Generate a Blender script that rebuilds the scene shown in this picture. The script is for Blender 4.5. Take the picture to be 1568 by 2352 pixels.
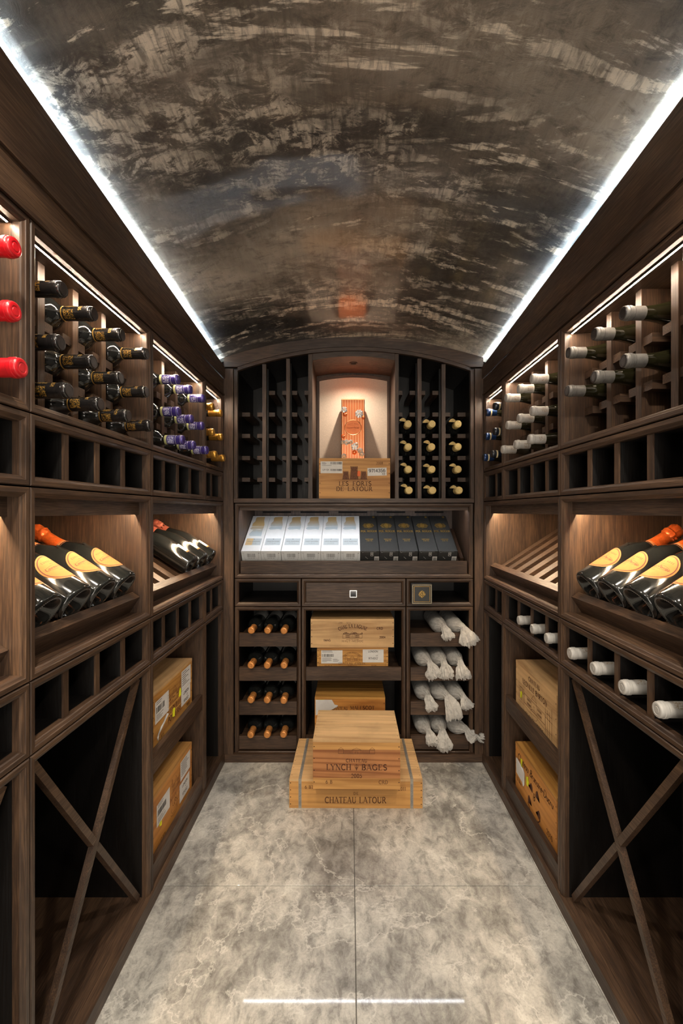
import bpy, math, random
from mathutils import Vector, Matrix, noise

random.seed(11)
for o in list(bpy.data.objects):
    bpy.data.objects.remove(o, do_unlink=True)
SC = bpy.context.scene
COL = SC.collection
R = math.radians

# ------------------------------------------------------------------ camera
EYE = 1.19
cd = bpy.data.cameras.new('camera')
cd.lens = 16.0
cd.sensor_width = 36.0
cd.shift_x = -19.0 / 2352
cd.shift_y = -1.0 / 2352
cd.clip_start = 0.02
cam = bpy.data.objects.new('camera', cd)
cam.location = (0, 0, EYE)
cam.rotation_euler = (R(90), 0, 0)
COL.objects.link(cam)
SC.camera = cam

# ------------------------------------------------------------------ world, exposure, room light
SC.view_settings.view_transform = 'Standard'
SC.view_settings.look = 'None'
SC.view_settings.gamma = 1.0
SC.view_settings.use_curve_mapping = False
SC.view_settings.exposure = 1.62
SC.cycles.use_denoising = True
SC.cycles.time_limit = 1200.0
SC.cycles.max_bounces = 6
SC.cycles.diffuse_bounces = 4
SC.cycles.glossy_bounces = 3
SC.cycles.transparent_max_bounces = 6
SC.cycles.use_adaptive_sampling = True
SC.cycles.adaptive_threshold = 0.025
SC.cycles.sample_clamp_indirect = 6.0
w = bpy.data.worlds.new('world')
SC.world = w
w.use_nodes = True
w.node_tree.nodes['Background'].inputs[0].default_value = (1.0, 0.9, 0.8, 1)
w.node_tree.nodes['Background'].inputs[1].default_value = 0.05

E_COVE = 36.0      # LED strips in the ceiling coves
E_RACK = 105.0      # LED strips in the bottle racks
E_SHOW = 68.0      # LED strips over the sloping displays
E_BACK = 13.0      # LED strip over the gift boxes
P_SPOT = 5.0       # niche downlight
P_FILL = 9.0      # added fill from the doorway side, behind the camera
P_FILL_SPOT = 16.0      # unseen spots added above the aisle as fill


def lamp(name, kind, loc, rot, power, col, **kw):
    d = bpy.data.lights.new(name, kind)
    d.energy = power
    d.color = col
    for k, v in kw.items():
        setattr(d, k, v)
    o = bpy.data.objects.new(name, d)
    o.location = loc
    o.rotation_euler = rot
    COL.objects.link(o)
    return o


lamp('doorway_fill', 'AREA', (0.02, -1.28, 1.15), (R(90), 0, 0), P_FILL, (1.0, 0.90, 0.78),
     shape='RECTANGLE', size=0.95, size_y=1.9)  # fill lamp added in the doorway opening, out of view

# ------------------------------------------------------------------ materials
MATS = {}


def nodes(name):
    m = bpy.data.materials.new(name)
    m.use_nodes = True
    nt = m.node_tree
    b = nt.nodes['Principled BSDF']
    MATS[name] = m
    return m, nt, b


def N(nt, kind, **kw):
    n = nt.nodes.new(kind)
    for k, v in kw.items():
        if isinstance(v, tuple) and k.startswith('_'):
            pass
        setattr(n, k, v)
    return n


def ramp(nt, src, pts):
    n = nt.nodes.new('ShaderNodeValToRGB')
    e = n.color_ramp.elements
    while len(e) > 1:
        e.remove(e[-1])
    e[0].position = pts[0][0]
    e[0].color = (*pts[0][1], 1) if len(pts[0][1]) == 3 else pts[0][1]
    for p, c in pts[1:]:
        x = e.new(p)
        x.color = (*c, 1)
    nt.links.new(src, n.inputs[0])
    return n.outputs[0]


def g(v):
    return (v, v, v)


def coords(nt, scale, rand=True, src='Object'):
    tc = nt.nodes.new('ShaderNodeTexCoord')
    mp = nt.nodes.new('ShaderNodeMapping')
    mp.inputs['Scale'].default_value = scale
    nt.links.new(tc.outputs[src], mp.inputs[0])
    if rand:
        oi = nt.nodes.new('ShaderNodeObjectInfo')
        ml = nt.nodes.new('ShaderNodeVectorMath')
        ml.operation = 'SCALE'
        ml.inputs[0].default_value = (17.0, 29.0, 41.0)
        nt.links.new(oi.outputs['Random'], ml.inputs['Scale'])
        nt.links.new(ml.outputs[0], mp.inputs['Location'])
    return mp.outputs[0]


def tex_noise(nt, vec, scale, detail=6, rough=0.6, dist=0.0, typ=None):
    n = nt.nodes.new('ShaderNodeTexNoise')
    if typ:
        n.noise_type = typ
    n.inputs['Scale'].default_value = scale
    n.inputs['Detail'].default_value = detail
    n.inputs['Roughness'].default_value = rough
    n.inputs['Distortion'].default_value = dist
    nt.links.new(vec, n.inputs['Vector'])
    return n.outputs[0]


def math_(nt, op, a, b=None, clamp=False):
    n = nt.nodes.new('ShaderNodeMath')
    n.operation = op
    n.use_clamp = clamp
    for i, x in enumerate((a, b)):
        if x is None:
            continue
        if isinstance(x, (int, float)):
            n.inputs[i].default_value = x
        else:
            nt.links.new(x, n.inputs[i])
    return n.outputs[0]


def mix(nt, f, a, b, mode='MIX'):
    n = nt.nodes.new('ShaderNodeMix')
    n.data_type = 'RGBA'
    n.blend_type = mode
    for i, x in ((0, f), (6, a), (7, b)):
        if isinstance(x, (int, float)):
            n.inputs[i].default_value = x
        elif isinstance(x, tuple):
            n.inputs[i].default_value = (*x, 1)
        else:
            nt.links.new(x, n.inputs[i])
    return n.outputs[2]


def bump(nt, b, h, strength, dist):
    n = nt.nodes.new('ShaderNodeBump')
    n.inputs['Strength'].default_value = strength
    n.inputs['Distance'].default_value = dist
    nt.links.new(h, n.inputs['Height'])
    nt.links.new(n.outputs[0], b.inputs['Normal'])


def plain(name, col, rough=0.5, metal=0.0, coat=0.0, var=0.0, vscale=60, spec=0.5, brough=None):
    m, nt, b = nodes(name)
    b.inputs['Roughness'].default_value = rough
    b.inputs['Metallic'].default_value = metal
    b.inputs['Coat Weight'].default_value = coat
    b.inputs['Coat Roughness'].default_value = 0.06
    b.inputs['Specular IOR Level'].default_value = spec
    vec = coords(nt, (1, 1, 1))
    n = tex_noise(nt, vec, vscale, 4)
    lo = tuple(max(0, c * (1 - var)) for c in col)
    hi = tuple(min(1, c * (1 + var)) for c in col)
    c = ramp(nt, n, [(0.3, lo), (0.7, hi)])
    nt.links.new(c, b.inputs['Base Color'])
    if brough:
        bump(nt, b, n, brough, 0.0006)
    return m


def emit(name, col, s):
    m = bpy.data.materials.new(name)
    m.use_nodes = True
    nt = m.node_tree
    nt.nodes.remove(nt.nodes['Principled BSDF'])
    e = nt.nodes.new('ShaderNodeEmission')
    e.inputs[0].default_value = (*col, 1)
    e.inputs[1].default_value = s
    nt.links.new(e.outputs[0], nt.nodes['Material Output'].inputs[0])
    MATS[name] = m
    return m


def wood(name, axis, dark, mid, light, rough=0.42, fine=1.0, coat=0.0, bs=0.25):
    """fine open-pored grain running along one axis of the object"""
    m, nt, b = nodes(name)
    def sc(a, c):
        v = [c, c, c]
        v[axis] = a
        return tuple(v)
    v1 = coords(nt, sc(2.2, 26 * fine))
    n1 = tex_noise(nt, v1, 1.0, 5, 0.6, 0.6)
    v2 = coords(nt, sc(16, 420 * fine))
    n2 = tex_noise(nt, v2, 1.0, 3, 0.6)
    v3 = coords(nt, sc(1.1, 5))
    n3 = tex_noise(nt, v3, 1.0, 3, 0.5, 0.3)
    s = math_(nt, 'ADD', math_(nt, 'MULTIPLY', n1, 0.36), math_(nt, 'MULTIPLY', n2, 0.48))
    s = math_(nt, 'ADD', s, math_(nt, 'MULTIPLY', n3, 0.22))
    c = ramp(nt, s, [(0.36, dark), (0.52, mid), (0.68, light)])
    nt.links.new(c, b.inputs['Base Color'])
    rr = ramp(nt, n2, [(0.3, g(rough + 0.12)), (0.7, g(rough - 0.06))])
    nt.links.new(rr, b.inputs['Roughness'])
    b.inputs['Coat Weight'].default_value = coat
    bump(nt, b, n2, bs, 0.0006)
    return m


WD = ((0.0150, 0.0078, 0.0048), (0.050, 0.0275, 0.0162), (0.128, 0.073, 0.041))
for i, ax in enumerate('xyz'):
    wood('wood_' + ax, i, *WD)
WD_SHADE = ((0.0018, 0.0015, 0.0014), (0.0040, 0.0030, 0.0026), (0.0075, 0.0055, 0.0045))  # same wood near black: shade of unlit interiors put into the colour
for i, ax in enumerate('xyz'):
    wood('blackwood_' + ax, i, *WD_SHADE)


def pine(name, axis, base, streak, dirt=0.0, kn=0.0):
    m, nt, b = nodes(name)
    def sc(a, c):
        v = [c, c, c]
        v[axis] = a
        return tuple(v)
    v1 = coords(nt, sc(1.4, 17))
    n1 = tex_noise(nt, v1, 1.0, 4, 0.55, 1.2)
    rings = nt.nodes.new('ShaderNodeTexWave')
    rings.wave_type = 'BANDS'
    rings.bands_direction = 'DIAGONAL'
    rings.inputs['Scale'].default_value = 1.0
    rings.inputs['Distortion'].default_value = 9.0
    rings.inputs['Detail'].default_value = 3.0
    rings.inputs['Detail Scale'].default_value = 0.7
    nt.links.new(coords(nt, sc(0.9, 24)), rings.inputs['Vector'])
    n2 = tex_noise(nt, coords(nt, sc(12, 300)), 1.0, 3, 0.6)
    dk = tuple(x * 0.62 * y for x, y in zip(base, (1, 0.85, 0.7)))
    lt = tuple(min(1, x * 1.22) for x in base)
    c = ramp(nt, n1, [(0.30, dk), (0.47, base), (0.72, lt)])
    c = mix(nt, math_(nt, 'MULTIPLY', math_(nt, 'POWER', rings.outputs['Fac'], 3.0), streak), c, tuple(x * 0.55 * y for x, y in zip(base, (1, .78, .6))))
    c = mix(nt, math_(nt, 'MULTIPLY', n2, 0.28), c, dk)
    if dirt:
        n4 = tex_noise(nt, coords(nt, (7, 7, 7)), 1.0, 5, 0.65)
        c = mix(nt, ramp(nt, n4, [(0.48, g(0)), (0.75, g(dirt))]), c, tuple(x * 0.35 for x in base))
    nt.links.new(c, b.inputs['Base Color'])
    b.inputs['Roughness'].default_value = 0.55
    bump(nt, b, n2, 0.2, 0.0005)
    return m


pine('pine_x', 0, (0.58, 0.305, 0.092), 0.35)
pine('pine_y', 1, (0.58, 0.305, 0.092), 0.35)
pine('pine_pale_x', 0, (0.66, 0.425, 0.20), 0.25, 0.35)
pine('pine_pale_y', 1, (0.66, 0.425, 0.20), 0.25, 0.35)
pine('pine_red_x', 0, (0.46, 0.195, 0.066), 0.95, 0.3)
pine('pine_gold_x', 0, (0.62, 0.32, 0.078), 0.7, 0.2)
pine('pine_orange_x', 0, (0.64, 0.285, 0.064), 0.3)

# polished dark plaster of the vault
m, nt, b = nodes('plaster')


def pl_noise(scale, off, sc, det, ro, dist=0.0):
    tc = nt.nodes.new('ShaderNodeTexCoord')
    mp = nt.nodes.new('ShaderNodeMapping')
    mp.inputs['Scale'].default_value = scale
    mp.inputs['Location'].default_value = off
    nt.links.new(tc.outputs['Object'], mp.inputs[0])
    return tex_noise(nt, mp.outputs[0], sc, det, ro, dist)


A1 = pl_noise((0.50, 1.7, 1.0), (3, 0, 0), 2.4, 9, 0.68, 0.45)
A2 = pl_noise((0.50, 1.7, 1.0), (3, 0.045, 0), 2.4, 9, 0.68, 0.45)
edge = ramp(nt, math_(nt, 'SUBTRACT', A1, A2), [(0.026, g(0)), (0.056, g(1))])          # torn edges of the trowelled coats
gate = ramp(nt, pl_noise((0.6, 1.2, 1.0), (9, 4, 0), 2.0, 5, 0.6, 0.3), [(0.38, g(0)), (0.52, g(1))])
streak = pl_noise((70, 13.0, 8.0), (0, 0, 0), 1.0, 6, 0.68, 0.6)                        # brush marks along the vault
crust = pl_noise((9, 15, 10), (0, 0, 0), 1.6, 8, 0.78, 0.5)
area = ramp(nt, pl_noise((0.8, 2.1, 1.0), (1, 7, 0), 2.2, 8, 0.66, 0.4), [(0.49, g(0)), (0.60, g(1))])
sk = ramp(nt, streak, [(0.38, g(0.25)), (0.54, g(1))])
cr = math_(nt, 'MULTIPLY', ramp(nt, crust, [(0.485, g(0)), (0.545, g(1))]), area)
mask = math_(nt, 'MULTIPLY', math_(nt, 'MAXIMUM', math_(nt, 'MULTIPLY', cr, 0.70), math_(nt, 'MULTIPLY', edge, gate)), sk)
cl = pl_noise((0.55, 1.25, 1), (5.3, 2, 0), 1.5, 5, 0.50, 0.35)
cloud = ramp(nt, math_(nt, 'ADD', math_(nt, 'MULTIPLY', cl, 0.90), math_(nt, 'MULTIPLY', streak, 0.10)),
             [(0.36, (0.026, 0.025, 0.024)), (0.45, (0.095, 0.083, 0.070)), (0.53, (0.25, 0.212, 0.170)), (0.62, (0.50, 0.43, 0.345))])
cloud = mix(nt, ramp(nt, crust, [(0.36, g(0.55)), (0.50, g(0))]), cloud, (0.024, 0.022, 0.020))
c = mix(nt, mask, cloud, (0.80, 0.71, 0.58))
nt.links.new(c, b.inputs['Base Color'])
nt.links.new(ramp(nt, mask, [(0, g(0.36)), (1, g(0.60))]), b.inputs['Roughness'])
b.inputs['Coat Weight'].default_value = 0.9
b.inputs['Coat Roughness'].default_value = 0.09
bump(nt, b, math_(nt, 'ADD', math_(nt, 'MULTIPLY', crust, 1.2), math_(nt, 'MULTIPLY', streak, 0.3)), 0.5, 0.005)

# grey marble floor tiles
m, nt, b = nodes('marble')
vv = coords(nt, (1, 1, 1), False)
n1 = tex_noise(nt, vv, 3.6, 9, 0.60, 0.25)
n2 = tex_noise(nt, coords(nt, (1.0, 0.6, 1.0), False), 26, 9, 0.72, 0.5)
n3 = tex_noise(nt, vv, 150, 5, 0.7)
n5 = tex_noise(nt, vv, 1.9, 8, 0.60, 0.25)
vein = math_(nt, 'SUBTRACT', 1.0, math_(nt, 'MULTIPLY', math_(nt, 'ABSOLUTE', math_(nt, 'SUBTRACT', n5, 0.5)), 150), True)
n6 = tex_noise(nt, vv, 17.0, 7, 0.62, 0.5)
vein2 = math_(nt, 'SUBTRACT', 1.0, math_(nt, 'MULTIPLY', math_(nt, 'ABSOLUTE', math_(nt, 'SUBTRACT', n6, 0.5)), 34), True)
s = math_(nt, 'ADD', math_(nt, 'MULTIPLY', n1, 0.56), math_(nt, 'MULTIPLY', n2, 0.44))
c = ramp(nt, s, [(0.38, (0.15, 0.144, 0.133)), (0.46, (0.31, 0.30, 0.276)), (0.54, (0.52, 0.505, 0.458)), (0.63, (0.70, 0.68, 0.61))])
c = mix(nt, math_(nt, 'MULTIPLY', ramp(nt, n2, [(0.36, g(1)), (0.47, g(0))]), 0.38), c, (0.17, 0.16, 0.14))
c = mix(nt, math_(nt, 'MULTIPLY', ramp(nt, n3, [(0.48, g(0)), (0.66, g(1))]), 0.30), c, (0.15, 0.14, 0.122))
c = mix(nt, math_(nt, 'MULTIPLY', vein, 0.55), c, (0.76, 0.74, 0.68))
c = mix(nt, math_(nt, 'MULTIPLY', vein2, 0.16), c, (0.60, 0.58, 0.52))
nt.links.new(c, b.inputs['Base Color'])
b.inputs['Roughness'].default_value = 0.36
b.inputs['Coat Weight'].default_value = 0.5
b.inputs['Coat Roughness'].default_value = 0.035

plain('grout', (0.10, 0.095, 0.085), 0.8, var=0.2)
plain('wall_paint', (0.05, 0.042, 0.036), 0.7, var=0.15)
plain('cove_white', (0.80, 0.82, 0.84), 0.6, var=0.05)
plain('glass_dark', (0.009, 0.010, 0.010), 0.13, coat=0.7, var=0.3, vscale=20)
plain('glass_olive', (0.011, 0.0105, 0.0045), 0.07, coat=0.6, var=0.3, vscale=20)
plain('cap_black', (0.010, 0.009, 0.009), 0.22, coat=0.5, var=0.3)
plain('cap_purple', (0.055, 0.035, 0.24), 0.28, 0.35, 0.5, var=0.25, vscale=120)
plain('cap_gold', (0.62, 0.33, 0.055), 0.28, 0.75, 0.3, var=0.2)
plain('cap_red', (0.62, 0.008, 0.016), 0.35, 0.1, 0.4, var=0.15)
plain('cap_grey', (0.135, 0.130, 0.122), 0.42, 0.25, var=0.18, vscale=90)
plain('cap_end_dark', (0.022, 0.018, 0.017), 0.4, 0.2, var=0.4, vscale=160)
plain('cap_white', (0.40, 0.387, 0.365), 0.38, 0.0, 0.3, var=0.06)
plain('cap_navy', (0.012, 0.045, 0.16), 0.28, 0.4, 0.5, var=0.2)
plain('cap_night', (0.010, 0.016, 0.030), 0.28, 0.3, 0.5, var=0.3)
plain('cap_wax', (0.66, 0.50, 0.20), 0.5, 0.0, var=0.12)
plain('cap_copper', (0.70, 0.30, 0.085), 0.35, 0.55, 0.2, var=0.18)
plain('foil_orange', (0.78, 0.14, 0.025), 0.28, 0.45, 0.5, var=0.2, vscale=140, brough=0.5)
plain('foil_pink', (0.62, 0.17, 0.11), 0.32, 0.45, 0.3, var=0.2, vscale=140, brough=0.5)
plain('label_peach', (0.46, 0.170, 0.060), 0.85, var=0.06, spec=0.1)
plain('label_brown', (0.10, 0.030, 0.018), 0.8, var=0.2)
plain('label_cream', (0.78, 0.66, 0.40), 0.5, var=0.08)
plain('band_lime', (0.55, 0.56, 0.26), 0.5, var=0.1)
plain('paper', (0.70, 0.69, 0.66), 0.7, var=0.04)
plain('paper_gold', (0.62, 0.47, 0.20), 0.6, var=0.3, vscale=90)
plain('ink', (0.02, 0.018, 0.018), 0.7, var=0.2)
plain('ink_grey', (0.20, 0.20, 0.20), 0.7, var=0.2)
plain('ink_brown', (0.085, 0.028, 0.012), 0.7, var=0.35, vscale=220)
plain('ink_soft', (0.16, 0.060, 0.022), 0.7, var=0.35, vscale=220)
plain('burnt', (0.035, 0.016, 0.008), 0.8, var=0.4)
plain('yellow_tag', (0.80, 0.80, 0.02), 0.6, var=0.1)
plain('orange_tag', (0.85, 0.16, 0.03), 0.6, var=0.1)
plain('gold_print', (0.66, 0.40, 0.10), 0.3, 0.75, var=0.2)
plain('silver_print', (0.62, 0.64, 0.70), 0.35, 0.6, var=0.2)
plain('box_black', (0.040, 0.041, 0.040), 0.33, var=0.1)
plain('box_white', (0.80, 0.83, 0.84), 0.45, var=0.02)
plain('print_gold', (0.62, 0.46, 0.25), 0.5, var=0.05)
plain('print_grey', (0.45, 0.52, 0.55), 0.5, var=0.05)
plain('copper_skin', (0.58, 0.155, 0.045), 0.34, 0.55, 0.2, var=0.06, vscale=12)
plain('copper_dark', (0.40, 0.085, 0.025), 0.4, 0.5, var=0.1)
plain('copper_line', (0.92, 0.52, 0.25), 0.3, 0.7, var=0.1)
plain('flower_silver', (0.62, 0.57, 0.53), 0.32, 0.7, var=0.3, vscale=200)
plain('chrome', (0.75, 0.73, 0.68), 0.2, 1.0, var=0.05)
plain('knob_face', (0.006, 0.007, 0.012), 0.08, coat=0.8, var=0.2)
plain('linen', (0.56, 0.46, 0.36), 0.75, var=0.10, vscale=260, brough=0.4)
plain('strap', (0.33, 0.31, 0.27), 0.35, 0.3, var=0.15)
plain('black_void', (0.004, 0.004, 0.004), 0.9, var=0.2)
emit('led_cool', (0.74, 0.90, 1.0), E_COVE)
emit('led_warm', (1.0, 0.80, 0.60), E_RACK)
emit('led_show', (1.0, 0.76, 0.50), E_SHOW)
emit('led_back', (0.90, 0.93, 1.0), E_BACK)
emit('fill_lamp_face', (1.0, 0.82, 0.62), 30.0)

# crest of gold specks printed on the black capsules
m, nt, b = nodes('crest_gold')
nn = tex_noise(nt, coords(nt, (1, 1, 1)), 420, 3, 0.5)
fc = ramp(nt, nn, [(0.49, g(0)), (0.54, g(1))])
nt.links.new(mix(nt, fc, (0.012, 0.010, 0.009), (0.62, 0.36, 0.08)), b.inputs['Base Color'])
b.inputs['Roughness'].default_value = 0.3
nt.links.new(math_(nt, 'MULTIPLY', fc, 0.7), b.inputs['Metallic'])
m, nt, b = nodes('crest_silver')
nn = tex_noise(nt, coords(nt, (1, 1, 1)), 360, 3, 0.5)
fc = ramp(nt, nn, [(0.46, g(0)), (0.54, g(1))])
nt.links.new(mix(nt, fc, (0.055, 0.035, 0.24), (0.62, 0.62, 0.78)), b.inputs['Base Color'])
b.inputs['Roughness'].default_value = 0.3
m, nt, b = nodes('crest_faint')
nn = tex_noise(nt, coords(nt, (1, 1, 1)), 330, 3, 0.5)
fc = ramp(nt, nn, [(0.48, g(0)), (0.60, g(0.8))])
nt.links.new(mix(nt, fc, (0.40, 0.387, 0.365), (0.22, 0.15, 0.075)), b.inputs['Base Color'])
b.inputs['Roughness'].default_value = 0.4
m, nt, b = nodes('filigree')
vo = nt.nodes.new('ShaderNodeTexVoronoi')
vo.inputs['Scale'].default_value = 240
nt.links.new(coords(nt, (1, 1, 1)), vo.inputs['Vector'])
fc = ramp(nt, vo.outputs['Distance'], [(0.30, g(1)), (0.55, g(0.15))])
nt.links.new(mix(nt, fc, (0.10, 0.075, 0.03), (0.72, 0.45, 0.12)), b.inputs['Base Color'])
b.inputs['Roughness'].default_value = 0.35
b.inputs['Metallic'].default_value = 0.5


def rockprint(name, top, low, wh):
    """printed picture on the white gift boxes: a wash from gold to pale blue"""
    m, nt, b = nodes(name)
    tc = nt.nodes.new('ShaderNodeTexCoord')
    sp = nt.nodes.new('ShaderNodeSeparateXYZ')
    nt.links.new(tc.outputs['Object'], sp.inputs[0])
    n = tex_noise(nt, coords(nt, (1, 1, 1)), 70, 5, 0.6)
    t = math_(nt, 'ADD', sp.outputs['Z'], math_(nt, 'MULTIPLY', math_(nt, 'SUBTRACT', n, 0.5), 0.04))
    c = ramp(nt, t, [(0.0, wh), (low, (0.50, 0.60, 0.65)), (top, (0.62, 0.44, 0.20))])
    nt.links.new(c, b.inputs['Base Color'])
    b.inputs['Roughness'].default_value = 0.5
    return m


rockprint('print_rock', 0.285, 0.215, (0.66, 0.74, 0.76))
rockprint('print_rock_gold', 0.235, 0.165, (0.66, 0.74, 0.76))

# thin white tissue paper round the bottles
m, nt, b = nodes('tissue')
nn = tex_noise(nt, coords(nt, (1, 1, 1)), 55, 6, 0.65, 0.5)
b.inputs['Base Color'].default_value = (0.74, 0.725, 0.69, 1)
b.inputs['Roughness'].default_value = 0.75
bump(nt, b, nn, 0.7, 0.004)
tr = nt.nodes.new('ShaderNodeBsdfTransparent')
tl = nt.nodes.new('ShaderNodeBsdfTranslucent')
tl.inputs[0].default_value = (0.72, 0.70, 0.66, 1)
m1 = nt.nodes.new('ShaderNodeMixShader')
m1.inputs[0].default_value = 0.25
nt.links.new(b.outputs[0], m1.inputs[1])
nt.links.new(tl.outputs[0], m1.inputs[2])
m2 = nt.nodes.new('ShaderNodeMixShader')
nt.links.new(ramp(nt, nn, [(0.35, g(0.42)), (0.65, g(0.12))]), m2.inputs[0])
nt.links.new(m1.outputs[0], m2.inputs[1])
nt.links.new(tr.outputs[0], m2.inputs[2])
nt.links.new(m2.outputs[0], nt.nodes['Material Output'].inputs[0])


# ------------------------------------------------------------------ mesh helpers
class MB:
    def __init__(s):
        s.v = []
        s.f = []
        s.marks = []

    def add(s, vs, fs):
        o = len(s.v)
        s.v += [tuple(p) for p in vs]
        s.f += [tuple(i + o for i in f) for f in fs]
        return s

    def box(s, a, b, M=None):
        (x0, y0, z0), (x1, y1, z1) = a, b
        c = [(x0, y0, z0), (x1, y0, z0), (x1, y1, z0), (x0, y1, z0), (x0, y0, z1), (x1, y0, z1), (x1, y1, z1), (x0, y1, z1)]
        if M:
            c = [M(*p) for p in c]
        return s.add(c, [(3, 2, 1, 0), (4, 5, 6, 7), (0, 1, 5, 4), (1, 2, 6, 5), (2, 3, 7, 6), (3, 0, 4, 7)])

    def prism(s, poly, h0, h1, M):
        """closed polygon (a, b) extruded along the third coordinate"""
        n = len(poly)
        vs = [M(a, b, h0) for a, b in poly] + [M(a, b, h1) for a, b in poly]
        fs = [tuple(range(n))[::-1], tuple(range(n, 2 * n))]
        fs += [(i, (i + 1) % n, n + (i + 1) % n, n + i) for i in range(n)]
        return s.add(vs, fs)

    def lathe(s, prof, seg=28, close=True):
        n = len(prof)
        vs = []
        for r, z in prof:
            for k in range(seg):
                a = 2 * math.pi * k / seg
                vs.append((r * math.cos(a), r * math.sin(a), z))
        fs = []
        for i in range(n - 1):
            for k in range(seg):
                k2 = (k + 1) % seg
                fs.append((i * seg + k, i * seg + k2, (i + 1) * seg + k2, (i + 1) * seg + k))
        if close:
            fs.append(tuple(range(seg))[::-1])
            fs.append(tuple(range((n - 1) * seg, n * seg)))
        return s.add(vs, fs)

    def mesh(s, name, mat, smooth=None):
        me = bpy.data.meshes.new(name)
        me.from_pydata(s.v, [], s.f)
        me.materials.append(MATS[mat])
        me.update()
        if smooth is not None:
            for p in me.polygons:
                p.use_smooth = True
            me.set_sharp_from_angle(angle=R(smooth))
        return me

    def build(s, name, mat, parent=None, smooth=None, local=False):
        if parent is not None and not local:
            l = Vector((0, 0, 0))
            q = parent
            while q is not None:
                l += q.location
                q = q.parent
            s.v = [(x - l[0], y - l[1], z - l[2]) for x, y, z in s.v]
        o = bpy.data.objects.new(name, s.mesh(name, mat, smooth))
        COL.objects.link(o)
        if parent is not None:
            o.parent = parent
        return o


def thing(name, label, cat, loc=(0, 0, 0), group=None, kind=None):
    o = bpy.data.objects.new(name, None)
    o.empty_display_size = 0.05
    o.location = loc
    COL.objects.link(o)
    o['label'] = label
    o['category'] = cat
    if group:
        o['group'] = group
    if kind:
        o['kind'] = kind
    return o


def struct(o, label=None, cat=None):
    o['kind'] = 'structure'
    if label:
        o['label'] = label
    if cat:
        o['category'] = cat
    return o


def B(a, b, M=None):
    return MB().box(a, b, M)


# ------------------------------------------------------------------ writing: a small serif stroke alphabet
def arc(cx, cy, rx, ry, a0, a1, w=0):
    n = max(4, int(abs(a1 - a0) / 22))
    return ([(cx + rx * math.cos(R(a0 + (a1 - a0) * i / n)), cy + ry * math.sin(R(a0 + (a1 - a0) * i / n))) for i in range(n + 1)], w)


def ln(*p, w=1):
    return ([(p[i], p[i + 1]) for i in range(0, len(p), 2)], w)


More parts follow.
